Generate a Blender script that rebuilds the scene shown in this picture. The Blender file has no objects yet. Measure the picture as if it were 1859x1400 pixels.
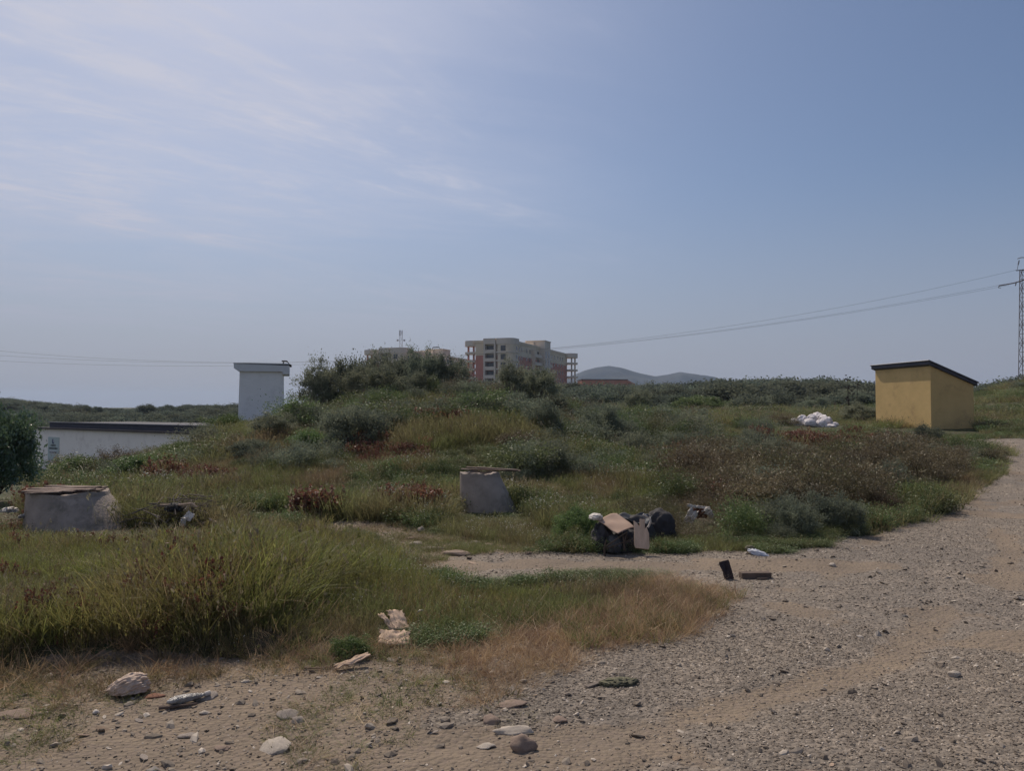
import bpy, math, random
import numpy as np
from mathutils import Vector, Matrix, noise as mnoise
R = math.radians
S = bpy.context.scene
COL = S.collection

# ------------------------------------------------------------------ camera
FPX, CX, CY, HZ = 1431.0, 929.5, 700.0, 745.0
PITCH = math.atan((HZ - CY) / FPX)
EYE = 1.6
cam = bpy.data.objects.new('camera', bpy.data.cameras.new('camera'))
COL.objects.link(cam)
cam.location = (0, 0, EYE)
cam.rotation_euler = (R(90) + PITCH, 0, 0)
cam.data.sensor_width = 36
cam.data.lens = 36 * FPX / 1859
cam.data.clip_start = 0.05
cam.data.clip_end = 20000
S.camera = cam

# ------------------------------------------------------------------ light
SUN_EL, SUN_AZ = R(50), R(-25)          # azimuth from +Y towards +X
SKY_STRENGTH, SUN_STRENGTH, EXPOSURE = 0.098, 4.2, -0.36
sl = bpy.data.lights.new('sun', 'SUN')
sl.energy = SUN_STRENGTH
sl.angle = R(0.6)
sl.color = (1.0, 0.88, 0.73)
so = bpy.data.objects.new('sun', sl)
COL.objects.link(so)
sd = Vector((math.sin(SUN_AZ) * math.cos(SUN_EL), math.cos(SUN_AZ) * math.cos(SUN_EL), math.sin(SUN_EL)))
so.rotation_euler = sd.to_track_quat('Z', 'Y').to_euler()
so.location = (0, 0, 60)

W = bpy.data.worlds.new('World')
S.world = W
W.use_nodes = True
nt = W.node_tree
nt.nodes.clear()


def N(nt, t, **kw):
    n = nt.nodes.new(t)
    for k, v in kw.items():
        if k.startswith('_'):
            setattr(n, k[1:], v)
        else:
            key = k.replace('__', ' ')
            n.inputs[int(key[1:]) if key[0] == 'i' and key[1:].isdigit() else key].default_value = v
    return n


def L(nt, a, b):
    nt.links.new(a, b)


sky = N(nt, 'ShaderNodeTexSky', _sky_type='NISHITA', _sun_disc=False, _sun_elevation=SUN_EL,
        _sun_rotation=SUN_AZ, _altitude=0, _air_density=1.0, _dust_density=1.9, _ozone_density=2.4)
bg = N(nt, 'ShaderNodeBackground', Strength=SKY_STRENGTH)
# thin cirrus: noise on the direction projected on a plane high above
tc = N(nt, 'ShaderNodeTexCoord')
sep = N(nt, 'ShaderNodeSeparateXYZ')
L(nt, tc.outputs['Generated'], sep.inputs[0])


def M_(op, a, b=None, c=None, clamp=False, tree=None):
    t = tree or nt
    n = t.nodes.new('ShaderNodeMath')
    n.operation = op
    n.use_clamp = clamp
    for i, v in enumerate((a, b, c)):
        if v is None:
            continue
        if isinstance(v, (int, float)):
            n.inputs[i].default_value = v
        else:
            t.links.new(v, n.inputs[i])
    return n.outputs[0]


zc = M_('ADD', M_('MAXIMUM', sep.outputs['Z'], 0.0), 0.10)
cu = M_('DIVIDE', sep.outputs['X'], zc)
cv = M_('DIVIDE', sep.outputs['Y'], zc)
cmb = N(nt, 'ShaderNodeCombineXYZ')
L(nt, cu, cmb.inputs[0]); L(nt, cv, cmb.inputs[1])


def cloud_layer(rot, sc, scale, det, rough, lo, hi, off, dist=0.0):
    mp = N(nt, 'ShaderNodeMapping')
    mp.inputs['Scale'].default_value = sc
    mp.inputs['Location'].default_value = off
    vr = N(nt, 'ShaderNodeMapping')
    vr.inputs['Rotation'].default_value = (0, 0, R(rot))
    L(nt, cmb.outputs[0], vr.inputs[0])
    L(nt, vr.outputs[0], mp.inputs[0])
    nz = N(nt, 'ShaderNodeTexNoise', Scale=scale, Detail=det, Roughness=rough, Distortion=dist)
    L(nt, mp.outputs[0], nz.inputs['Vector'])
    mr = N(nt, 'ShaderNodeMapRange', _interpolation_type='SMOOTHSTEP')
    mr.inputs[1].default_value = lo; mr.inputs[2].default_value = hi
    L(nt, nz.outputs['Fac'], mr.inputs[0])
    return mr.outputs[0]


streak = cloud_layer(-42, (0.42, 1.6, 1), 1.15, 10, 0.66, 0.45, 0.66, (3.1, 1.7, 0), 0.7)
veil = cloud_layer(20, (1.0, 1.5, 1), 0.55, 4, 0.5, 0.30, 0.72, (7.3, 2.2, 0), 0.3)
side = N(nt, 'ShaderNodeMapRange', _interpolation_type='SMOOTHSTEP')     # clouds lie to the west
side.inputs[1].default_value = 0.26; side.inputs[2].default_value = -0.36
L(nt, sep.outputs['X'], side.inputs[0])
puff = cloud_layer(-30, (1.0, 2.2, 1), 3.2, 10, 0.68, 0.40, 0.66, (1.3, 4.4, 0), 0.4)
low = cloud_layer(-12, (0.5, 1.3, 1), 0.9, 9, 0.62, 0.38, 0.58, (9.1, 2.6, 0), 0.8)
streak = M_('MULTIPLY', streak, M_('MULTIPLY_ADD', puff, 0.65, 0.40))
low = M_('MULTIPLY', low, M_('MULTIPLY_ADD', puff, 0.5, 0.5))
c1 = M_('MULTIPLY', M_('ADD', M_('ADD', M_('MULTIPLY', streak, 0.66), M_('MULTIPLY', low, 0.42)), M_('MULTIPLY', veil, 0.28)), side.outputs[0], clamp=True)
top = N(nt, 'ShaderNodeMapRange')
top.inputs[1].default_value = 0.03; top.inputs[2].default_value = 0.15
L(nt, sep.outputs['Z'], top.inputs[0])
cl = M_('MULTIPLY', c1, top.outputs[0], clamp=True)
mixc = N(nt, 'ShaderNodeMix', _data_type='RGBA')
L(nt, cl, mixc.inputs[0])
L(nt, sky.outputs[0], mixc.inputs[6])
mixc.inputs[7].default_value = (8.9, 8.6, 9.1, 1)
tint = N(nt, 'ShaderNodeMix', _data_type='RGBA', _blend_type='MULTIPLY')
tint.inputs[0].default_value = 1.0
tint.inputs[7].default_value = (0.83, 0.88, 0.98, 1)
mist = N(nt, 'ShaderNodeMapRange', _interpolation_type='SMOOTHSTEP')
mist.inputs[1].default_value = -0.02; mist.inputs[2].default_value = 0.30; mist.inputs[3].default_value = 0.85; mist.inputs[4].default_value = 0.0
L(nt, sep.outputs['Z'], mist.inputs[0])
mixm = N(nt, 'ShaderNodeMix', _data_type='RGBA')
L(nt, mist.outputs[0], mixm.inputs[0]); L(nt, mixc.outputs[2], mixm.inputs[6])
mixm.inputs[7].default_value = (5.0, 4.95, 5.7, 1)
L(nt, mixm.outputs[2], tint.inputs[6])
L(nt, tint.outputs[2], bg.inputs[0])
ow = N(nt, 'ShaderNodeOutputWorld')
L(nt, bg.outputs[0], ow.inputs[0])

S.view_settings.view_transform = 'Standard'
S.view_settings.look = 'None'
S.view_settings.exposure = EXPOSURE
S.view_settings.gamma = 1
S.render.engine = 'CYCLES'
S.cycles.max_bounces = 5
S.cycles.diffuse_bounces = 3
S.cycles.transmission_bounces = 3
S.cycles.transparent_max_bounces = 4
S.cycles.use_denoising = True

# ------------------------------------------------------------------ helpers
rng = np.random.default_rng(11)


def _hash(ix, iy, s):
    h = (ix.astype(np.int64) * 374761393 + iy.astype(np.int64) * 668265263 + s * 1442695041) & 0xFFFFFFFF
    h = ((h ^ (h >> 13)) * 1274126177) & 0xFFFFFFFF
    return ((h ^ (h >> 16)) & 0xFFFF) / 65535.0


def vnoise(x, y, s=0):
    x = np.asarray(x, float); y = np.asarray(y, float)
    ix = np.floor(x); iy = np.floor(y)
    fx = x - ix; fy = y - iy
    fx = fx * fx * (3 - 2 * fx); fy = fy * fy * (3 - 2 * fy)
    ix = ix.astype(np.int64); iy = iy.astype(np.int64)
    a = _hash(ix, iy, s); b = _hash(ix + 1, iy, s); c = _hash(ix, iy + 1, s); d = _hash(ix + 1, iy + 1, s)
    return (a * (1 - fx) + b * fx) * (1 - fy) + (c * (1 - fx) + d * fx) * fy


def fbm(x, y, s=0, o=4):
    t = 0; a = 0.5; n = 0
    for i in range(o):
        t = t + a * vnoise(x * 2 ** i, y * 2 ** i, s + i * 17)
        n += a; a *= 0.5
    return t / n


def sstep(x, a, b):
    t = np.clip((x - a) / (b - a), 0, 1)
    return t * t * (3 - 2 * t)


# ------------------------------------------------------------------ terrain: surveyed heights by bearing and distance
DK = [6, 10, 14, 20, 26, 33, 40, 50, 65, 100, 140, 200, 400, 1200, 6000]
TZ = {
    -600: [0, -.1, -.3, -.8, -1.4, -2, -2.5, -2.9, -3.2, -2, 0, 4, 4, 5, 5],
    0: [0, -.05, -.1, -.4, -.9, -1.6, -2.2, -2.8, -3, -2.2, -.5, 3.1, 4, 5, 5],
    100: [0, 0, -.05, -.3, -.7, -1.4, -2.1, -2.8, -3, -2.2, -.8, 1.4, 2.5, 5, 5],
    230: [0, 0, -.03, -.25, -.6, -1.1, -1.6, -2.6, -3, -2.2, -.9, .7, 2, 5, 5],
    330: [0, 0, 0, 0.12, 0.35, 0.0, -0.9, -2.3, -2.8, -2, -0.6, 1.0, 2, 5, 5],
    434: [0, 0, 0.05, 0.5, 1.05, 0.75, 0.2, -0.6, -1.5, -1.2, 0, 1.3, 2, 5, 5],
    540: [0, 0, 0.12, 0.8, 1.45, 1.25, 0.8, 0.1, -0.5, 0, 1, 2, 3, 5, 5],
    650: [0, 0, 0.16, 0.95, 1.75, 1.5, 1.2, 0.8, 0.4, 1, 2, 4, 6, 8, 8],
    750: [0, 0, 0.2, 1.1, 1.95, 1.75, 1.5, 1.2, 1, 1.5, 2.5, 4.5, 6, 9, 9],
    880: [0, 0, 0.2, 1.15, 2.1, 1.85, 1.6, 1.3, 1.2, 1.8, 3, 5, 7, 9, 9],
    970: [0, 0, 0.18, 1.0, 1.85, 1.6, 1.5, 1.4, 1.4, 2, 3, 5, 7, 9, 9],
    1050: [0, 0, 0.12, 0.65, 1.2, 1.25, 1.3, 1.4, 1.5, 2, 3, 5, 7, 9, 9],
    1150: [0, 0, 0.08, 0.4, 0.7, 0.95, 1.15, 1.3, 1.5, 2.2, 3.2, 5, 7, 8, 8],
    1300: [0, 0, .08, .45, .8, 1.0, 1.15, 1.3, 1.5, 2.1, 3, 4, 5, 6, 6],
    1475: [0, 0, .05, .35, .65, .87, 1.0, 1.25, 1.5, 2.1, 3, 4, 4, 5, 5],
    1640: [0, 0, .05, .32, .58, .78, .95, 1.25, 1.55, 2.1, 3, 3, 4, 5, 5],
    1760: [0, 0, .05, .3, .52, .78, .95, 1.5, 2.6, 2.5, 3, 3, 4, 5, 5],
    1859: [0, 0, .05, .3, .52, .75, 1.0, 2.0, 4.1, 3.5, 3, 3, 4, 5, 5],
    2000: [0, 0, .05, .3, .52, .75, 1.1, 2.4, 4.6, 3.8, 3, 3, 4, 5, 5],
    2500: [0, 0, .05, .3, .52, .75, 1.1, 2.2, 3.6, 3.5, 3, 3, 4, 5, 5],
}
_cp = np.array(sorted(TZ), float)
_tz = np.array([TZ[k] for k in sorted(TZ)], float)
_TH = np.arange(-180, 180.01, 0.5)
_LR = np.linspace(math.log(0.3), math.log(6500), 420)


def _build_table():
    g = np.zeros((len(_TH), len(_LR)))
    for i, th in enumerate(_TH):
        tcl = max(-47.5, min(47.5, th))
        px = CX + FPX * math.tan(R(tcl))
        row = np.array([np.interp(px, _cp, _tz[:, j]) for j in range(len(DK))])
        lr = _LR + math.log(math.cos(R(tcl)))
        g[i] = np.interp(lr, np.log(DK), row)
    mean = 0.5 * (g[0] + g[-1])
    w = np.clip((np.abs(_TH) - 50) / 120, 0, 1)[:, None]
    g = g * (1 - w) + mean * w
    for _ in range(3):
        g[1:-1] = (g[:-2] + 2 * g[1:-1] + g[2:]) / 4
        g[:, 1:-1] = (g[:, :-2] + 2 * g[:, 1:-1] + g[:, 2:]) / 4
    for _ in range(8):
        g[:, 1:-1] = (g[:, :-2] + 2 * g[:, 1:-1] + g[:, 2:]) / 4
    return g


_G = _build_table()


def rut(x, y):
    """0..1 in the compacted wheel tracks of the curving road"""
    q = (y - (3.95 + .25 * x + .12 * x * x)) / np.sqrt(1 + (.25 + .24 * np.clip(x, -1, 14)) ** 2)
    q = q + .5 * (fbm(x * .55, y * .55, 71) - .5)
    on = sstep(x, -.9, .3)
    f = np.exp(-(q / .20) ** 2) + .8 * np.exp(-((q - 1.45) / .24) ** 2) + np.exp(-((q + 1.5) / .22) ** 2) + .8 * np.exp(-((q + 3.2) / .25) ** 2)
    return np.clip(f * on * sstep(fbm(x * .9, y * .9, 73), .30, .50), 0, 1)


def H(x, y):
    x = np.asarray(x, float); y = np.asarray(y, float)
    r = np.sqrt(x * x + y * y) + 1e-6
    th = np.degrees(np.arctan2(x, y))
    ft = (th + 180) / 0.5
    it = np.clip(np.floor(ft).astype(int), 0, len(_TH) - 2); a = ft - it
    fl = (np.log(np.clip(r, 0.3, 6499)) - _LR[0]) / (_LR[1] - _LR[0])
    il = np.clip(np.floor(fl).astype(int), 0, len(_LR) - 2); b = fl - il
    z = (_G[it, il] * (1 - b) + _G[it, il + 1] * b) * (1 - a) + (_G[it + 1, il] * (1 - b) + _G[it + 1, il + 1] * b) * a
    # natural unevenness, growing away from the trodden ground
    amp = sstep(r, 9, 22)
    z = z + amp * (0.35 + .45 * np.exp(-((r - 20) / 9) ** 2) * (x < 5)) * (fbm(x * 0.22, y * 0.22, 5) - 0.5) + amp * 0.12 * (fbm(x * 0.9, y * 0.9, 8) - 0.5)
    z = z + sstep(r, 40, 160) * 1.2 * (fbm(x * 0.03, y * 0.03, 31) - 0.5)
    z = z + 0.05 * (fbm(x * 0.8, y * 0.8, 12) - 0.5) + 0.018 * (fbm(x * 6, y * 6, 14) - 0.5) * (r < 30)
    # little eroded bank under the grass on the left
    yb = 5.05 + 0.35 * (fbm(x * 0.9, y * 0 + 3.3, 44) - 0.5) * 2 + 0.05 * x
    px = CX + FPX * x / np.maximum(y, 0.5)
    bank = sstep(y, yb - 0.02, yb + 0.22) * (1 - sstep(y, 8.2, 10.5)) * (1 - sstep(px, 420, 640))
    z = z + 0.15 * bank
    z = z - .022 * rut(x, y)
    return z


def h1(x, y):
    return float(H(np.array([x]), np.array([y]))[0])


cp_, sp_ = math.cos(PITCH), math.sin(PITCH)


def ray(px, py):
    u = (px - CX) / FPX; v = (CY - py) / FPX
    return Vector((u, cp_ - v * sp_, sp_ + v * cp_))


def at(px, py, d):
    """point at distance d ahead, seen at that spot of the photograph"""
    r = ray(px, py)
    r = r * (d / r.y)
    return Vector((r.x, r.y, r.z + EYE))


def G(px, py, dmax=400):
    """where that line of sight meets the ground"""
    r = ray(px, py)
    d = np.exp(np.linspace(math.log(2.0), math.log(dmax), 3000))
    k = d / r.y
    zz = EYE + r.z * k
    hh = H(r.x * k, r.y * k)
    hit = np.nonzero(zz <= hh)[0]
    i = hit[0] if len(hit) else len(d) - 1
    return Vector((r.x * k[i], r.y * k[i], hh[i]))


def proj(x, y, z):
    yy = np.maximum(y, 0.05)
    zz = z - EYE
    fwd = yy * cp_ + zz * sp_
    up = -yy * sp_ + zz * cp_
    return CX + FPX * x / np.maximum(fwd, .02), CY - FPX * up / np.maximum(fwd, .02)


def inpoly(px, py, poly):
    ins = np.zeros(px.shape, bool)
    n = len(poly)
    for i in range(n):
        x1, y1 = poly[i]; x2, y2 = poly[(i + 1) % n]
        if y1 == y2:
            continue
        c = ((y1 > py) != (y2 > py)) & (px < (x2 - x1) * (py - y1) / (y2 - y1) + x1)
        ins ^= c
    return ins


# ground cover as it lies on this ground
GRAVEL = [(520, 1600), (600, 1480), (700, 1370), (820, 1300), (1000, 1225), (1180, 1165), (1310, 1122), (1335, 1082), (1270, 1052), (1180, 1036),
          (1100, 1040), (960, 1052), (850, 1060), (775, 1045), (800, 1018), (900, 1006), (1000, 1003), (1200, 1006),
          (1360, 1005), (1480, 992), (1600, 968), (1720, 928), (1790, 884), (1838, 840), (1830, 818), (1745, 801),
          (1790, 797), (1900, 797), (2100, 800), (4000, 830), (60000, 1000), (60000, 99999), (520, 99999)]
DIRT = [(-60000, 99999), (-60000, 1300), (-900, 1228), (0, 1222), (150, 1196), (330, 1204), (470, 1192), (560, 1174), (640, 1165), (700, 1170), (760, 1205),
        (830, 1235), (900, 1262), (820, 1300), (700, 1370), (600, 1480), (520, 1600), (520, 99999)]
TRACK = [(540, 948), (640, 948), (760, 955), (850, 983), (1010, 1000), (900, 1010), (800, 1020), (775, 1045),
         (700, 1008), (640, 978), (580, 962)]
DRY = [(640, 1190), (760, 1190), (900, 1165), (1010, 1125), (1120, 1075), (1180, 1040), (1280, 1050), (1345, 1085), (1315, 1128),
       (1180, 1172), (1000, 1232), (880, 1290), (800, 1290), (740, 1240)]
LUSH = [(-900, 1228), (0, 1222), (150, 1196), (330, 1204), (470, 1192), (560, 1165), (640, 1120), (760, 1150), (900, 1165), (1010, 1130), (1120, 1075),
        (1060, 1052), (960, 1055), (850, 1062), (760, 1045), (690, 1005), (620, 972), (540, 952), (380, 950), (0, 990), (-900, 1000)]


def cover(x, y, jit=0.0, rg=None):
    """(gravel, dirt, track, dry, lush) membership of ground points"""
    z = H(x, y)
    jx = (fbm(x * 1.7, y * 1.7, 61) - .5) * 0.55
    jy = (fbm(x * 1.7, y * 1.7, 77) - .5) * 0.7
    if jit and rg is not None:
        jx = jx + rg.normal(0, jit, x.shape); jy = jy + rg.normal(0, jit, x.shape)
    px, py = proj(x + jx, y + jy, z)
    close = y < 1.0
    g = inpoly(px, py, GRAVEL) | (close & (x > -0.8))
    d = inpoly(px, py, DIRT) | (close & (x <= -0.8))
    return g, d & ~g, inpoly(px, py, TRACK), inpoly(px, py, DRY), inpoly(px, py, LUSH), px, py


# ------------------------------------------------------------------ object helpers
def tag(o, label=None, cat=None, group=None, kind=None):
    if label: o['label'] = label
    if cat: o['category'] = cat
    if group: o['group'] = group
    if kind: o['kind'] = kind
    return o


def empty(name, loc=(0, 0, 0), rz=0.0, label=None, cat=None, group=None):
    o = bpy.data.objects.new(name, None)
    COL.objects.link(o)
    o.location = loc
    o.rotation_euler = (0, 0, rz)
    o.empty_display_size = 0.3
    return tag(o, label, cat, group)


def mesh_np(name, V, F, mats, attrs=None, smooth=False, midx=None):
    V = np.asarray(V, np.float32).reshape(-1, 3)
    me = bpy.data.meshes.new(name)
    if isinstance(F, np.ndarray):
        k = F.shape[1]
        me.vertices.add(len(V)); me.vertices.foreach_set('co', V.ravel())
        me.loops.add(F.size); me.loops.foreach_set('vertex_index', F.astype(np.int32).ravel())
        me.polygons.add(len(F))
        me.polygons.foreach_set('loop_start', np.arange(0, F.size, k, dtype=np.int32))
        me.polygons.foreach_set('loop_total', np.full(len(F), k, dtype=np.int32))
        me.update(calc_edges=True)
    else:
        me.from_pydata([tuple(v) for v in V.tolist()], [], F)
    if smooth:
        me.polygons.foreach_set('use_smooth', np.ones(len(me.polygons), bool))
    if midx is not None:
        me.polygons.foreach_set('material_index', np.asarray(midx, np.int32))
    for m in (mats if isinstance(mats, (list, tuple)) else [mats]):
        if m is not None:
            me.materials.append(m)
    for k, v in (attrs or {}).items():
        a = me.attributes.new(k, 'FLOAT', 'POINT')
        a.data.foreach_set('value', np.asarray(v, np.float32))
    me.validate()
    return me


def link(name, me, parent=None, loc=(0, 0, 0)):
    o = bpy.data.objects.new(name, me)
    COL.objects.link(o)
    o.location = loc
    if parent is not None:
        o.parent = parent
    return o


class MB:
    """collects shapes and links them as one mesh"""
    def __init__(s):
        s.v = []; s.f = []

    def add(s, vs, fs):
        b = len(s.v)
        s.v += [tuple(v) for v in vs]
        s.f += [tuple(b + i for i in f) for f in fs]
        return s

    def box(s, x0, x1, y0, y1, z0, z1, M=None):
        vs = [Vector(p) for p in ((x0, y0, z0), (x1, y0, z0), (x1, y1, z0), (x0, y1, z0), (x0, y0, z1), (x1, y0, z1), (x1, y1, z1), (x0, y1, z1))]
        if M is not None: vs = [M @ v for v in vs]
        return s.add(vs, [(0, 3, 2, 1), (4, 5, 6, 7), (0, 1, 5, 4), (1, 2, 6, 5), (2, 3, 7, 6), (3, 0, 4, 7)])

    def tube(s, pts, r, n=6, r2=None):
        pts = [Vector(p) for p in pts]
        vs = []; m = len(pts)
        for i, p in enumerate(pts):
            d = (pts[min(i + 1, m - 1)] - pts[max(i - 1, 0)])
            if d.length < 1e-9: d = Vector((0, 0, 1))
            d.normalize()
            a = d.orthogonal().normalized(); b = d.cross(a)
            rr = r if r2 is None else r + (r2 - r) * i / max(m - 1, 1)
            for k in range(n):
                t = 2 * math.pi * k / n
                vs.append(p + a * math.cos(t) * rr + b * math.sin(t) * rr)
        fs = []
        for i in range(m - 1):
            for k in range(n):
                k2 = (k + 1) % n
                fs.append((i * n + k, i * n + k2, (i + 1) * n + k2, (i + 1) * n + k))
        fs.append(tuple(range(n - 1, -1, -1))); fs.append(tuple((m - 1) * n + k for k in range(n)))
        return s.add(vs, fs)

    def prism(s, poly, z0, z1, M=None):
        n = len(poly)
        vs = [Vector((p[0], p[1], z0)) for p in poly] + [Vector((p[0], p[1], z1)) for p in poly]
        if M is not None: vs = [M @ v for v in vs]
        fs = [tuple(range(n - 1, -1, -1)), tuple(range(n, 2 * n))]
        for i in range(n):
            j = (i + 1) % n
            fs.append((i, j, n + j, n + i))
        return s.add(vs, fs)

    def obj(s, name, mat, parent=None, smooth=False, loc=(0, 0, 0), bevel=0.0):
        me = bpy.data.meshes.new(name)
        me.from_pydata(s.v, [], s.f)
        if smooth:
            for p in me.polygons: p.use_smooth = True
        me.materials.append(mat)
        me.update()
        o = link(name, me, parent, loc)
        if bevel:
            b = o.modifiers.new('b', 'BEVEL'); b.width = bevel; b.segments = 2; b.limit_method = 'ANGLE'
        return o


# ------------------------------------------------------------------ materials
def newmat(name):
    m = bpy.data.materials.new(name)
    m.use_nodes = True
    m.node_tree.nodes.clear()
    t = m.node_tree
    o = N(t, 'ShaderNodeOutputMaterial')
    p = N(t, 'ShaderNodeBsdfPrincipled')
    L(t, p.outputs[0], o.inputs[0])
    return m, t, p, o


def rgba(c):
    return (c[0], c[1], c[2], 1)


def pm(name, c1, c2=None, scale=4.0, rough=0.85, bump=0.3, bscale=None, lo=.35, hi=.65, metal=0.0, det=6, spec=0.3, stretch=None, c3=None, s3=0.7):
    """surface with worn two-tone colour and relief, in the object's own coordinates"""
    m, t, p, o = newmat(name)
    c2 = c2 or tuple(x * .75 for x in c1)
    co = N(t, 'ShaderNodeTexCoord')
    mp = N(t, 'ShaderNodeMapping')
    if stretch: mp.inputs['Scale'].default_value = stretch
    L(t, co.outputs['Object'], mp.inputs[0])
    n1 = N(t, 'ShaderNodeTexNoise', Scale=scale, Detail=det, Roughness=0.6)
    L(t, mp.outputs[0], n1.inputs['Vector'])
    mr = N(t, 'ShaderNodeMapRange'); mr.inputs[1].default_value = lo; mr.inputs[2].default_value = hi
    L(t, n1.outputs['Fac'], mr.inputs[0])
    mx = N(t, 'ShaderNodeMix', _data_type='RGBA')
    mx.inputs[6].default_value = rgba(c1); mx.inputs[7].default_value = rgba(c2)
    L(t, mr.outputs[0], mx.inputs[0])
    out = mx.outputs[2]
    if c3:
        n3 = N(t, 'ShaderNodeTexNoise', Scale=s3, Detail=7, Roughness=0.7)
        L(t, mp.outputs[0], n3.inputs['Vector'])
        m3 = N(t, 'ShaderNodeMapRange'); m3.inputs[1].default_value = .55; m3.inputs[2].default_value = .7
        L(t, n3.outputs['Fac'], m3.inputs[0])
        x3 = N(t, 'ShaderNodeMix', _data_type='RGBA'); x3.inputs[7].default_value = rgba(c3)
        L(t, m3.outputs[0], x3.inputs[0]); L(t, out, x3.inputs[6])
        out = x3.outputs[2]
    L(t, out, p.inputs['Base Color'])
    p.inputs['Roughness'].default_value = rough
    p.inputs['Metallic'].default_value = metal
    p.inputs['Specular IOR Level'].default_value = spec
    if bump:
        n2 = N(t, 'ShaderNodeTexNoise', Scale=bscale or scale * 4, Detail=6, Roughness=0.65)
        L(t, mp.outputs[0], n2.inputs['Vector'])
        b = N(t, 'ShaderNodeBump', Strength=bump, Distance=0.02)
        L(t, n2.outputs['Fac'], b.inputs['Height'])
        L(t, b.outputs[0], p.inputs['Normal'])
    return m


def leafmat(name, c1, c2, c3=None, trans=0.35, rough=0.5, spec=0.25, var=0.35, patch=0.0, pscale=0.25, c4=None):
    """thin leaves or blades: tint attribute mixes c1-c2, plants differ by place (c3) and by chance"""
    m, t, p, o = newmat(name)
    at_ = N(t, 'ShaderNodeAttribute', _attribute_name='tint')
    mx = N(t, 'ShaderNodeMix', _data_type='RGBA')
    mx.inputs[6].default_value = rgba(c1); mx.inputs[7].default_value = rgba(c2)
    L(t, at_.outputs['Fac'], mx.inputs[0])
    oi = N(t, 'ShaderNodeObjectInfo')
    out = mx.outputs[2]
    for k, cc in enumerate([c3, c4]):
        if cc is None: continue
        nz = N(t, 'ShaderNodeTexNoise', Scale=pscale * (1 + k * .8), Detail=4, Roughness=0.6)
        ad = N(t, 'ShaderNodeVectorMath', _operation='ADD'); ad.inputs[1].default_value = (13.7 * k, 5.1 * k, 0)
        L(t, oi.outputs['Location'], ad.inputs[0])
        L(t, ad.outputs[0], nz.inputs['Vector'])
        mr = N(t, 'ShaderNodeMapRange'); mr.inputs[1].default_value = .48; mr.inputs[2].default_value = .66
        mr.inputs[4].default_value = max(patch, .01)
        L(t, nz.outputs['Fac'], mr.inputs[0])
        x3 = N(t, 'ShaderNodeMix', _data_type='RGBA'); x3.inputs[7].default_value = rgba(cc)
        L(t, mr.outputs[0], x3.inputs[0]); L(t, out, x3.inputs[6])
        out = x3.outputs[2]
    hs = N(t, 'ShaderNodeHueSaturation')
    vv = M_('MULTIPLY_ADD', oi.outputs['Random'], var * 2, 1 - var, tree=t)
    L(t, vv, hs.inputs['Value']); L(t, out, hs.inputs['Color'])
    hh = M_('MULTIPLY_ADD', oi.outputs['Random'], .03, .485, tree=t)
    L(t, hh, hs.inputs['Hue'])
    L(t, hs.outputs[0], p.inputs['Base Color'])
    p.inputs['Roughness'].default_value = rough
    p.inputs['Specular IOR Level'].default_value = spec
    tr = N(t, 'ShaderNodeBsdfTranslucent'); L(t, hs.outputs[0], tr.inputs[0])
    ms = N(t, 'ShaderNodeMixShader'); ms.inputs[0].default_value = trans
    L(t, p.outputs[0], ms.inputs[1]); L(t, tr.outputs[0], ms.inputs[2])
    L(t, ms.outputs[0], o.inputs[0])
    return m


GREEN = leafmat('grass_green', (.140, .165, .060), (.24, .25, .100), (.25, .21, .115), trans=.45, patch=.75, pscale=.35, c4=(.26, .17, .12))
LUSHM = leafmat('grass_lush', (.150, .175, .045), (.26, .27, .085), (.30, .23, .10), trans=.5, patch=.7, pscale=.6, c4=(.27, .18, .11))
STRAW = leafmat('grass_straw', (.39, .26, .155), (.50, .36, .23), (.27, .19, .11), trans=.3, patch=.6, pscale=.8)
STALK = leafmat('dry_stalk', (.26, .20, .12), (.42, .35, .22), trans=.15, var=.4)
RED = leafmat('sorrel_red', (.23, .090, .066), (.17, .095, .060), trans=.35, var=.4)
HERB = leafmat('herb_green', (.095, .140, .055), (.175, .215, .085), (.15, .14, .07), trans=.3, patch=.6, pscale=.4)
WHITEF = leafmat('flower_white', (.62, .60, .50), (.80, .78, .70), trans=.3, var=.1)
BRUSHL = leafmat('brush_brown', (.125, .098, .062), (.215, .170, .105), (.115, .125, .055), trans=.3, patch=.85, pscale=.5)
DARKL = leafmat('leaf_dark', (.125, .148, .115), (.24, .262, .18), trans=.38, rough=.75, spec=.08, var=.25)
OLIVE = leafmat('leaf_olive', (.140, .155, .105), (.27, .275, .19), trans=.35, rough=.7, spec=.12, var=.2)
BRIGHTL = leafmat('leaf_bright', (.100, .150, .055), (.18, .235, .09), trans=.4, var=.2)
GLOSSY = leafmat('leaf_glossy', (.075, .115, .065), (.13, .18, .10), trans=.3, rough=.25, spec=.9, var=.2)
FARL = leafmat('leaf_far', (.095, .115, .095), (.180, .205, .145), (.20, .195, .13), trans=.35, rough=.8, spec=.05, var=.4, patch=.7, pscale=.05)
BARK = pm('bark', (.11, .085, .065), (.06, .048, .038), 8, .9, .6)
TWIG = pm('twig_grey', (.22, .18, .15), (.11, .09, .075), 12, .9, .4)
TWIGD = pm('twig_dark', (.085, .062, .05), (.05, .038, .03), 12, .9, .4)
STONE = pm('stone', (.40, .34, .29), (.28, .235, .20), 9, .85, .5, 40)
STONEL = pm('stone_pale', (.60, .52, .43), (.47, .40, .33), 7, .8, .5, 40)

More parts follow.
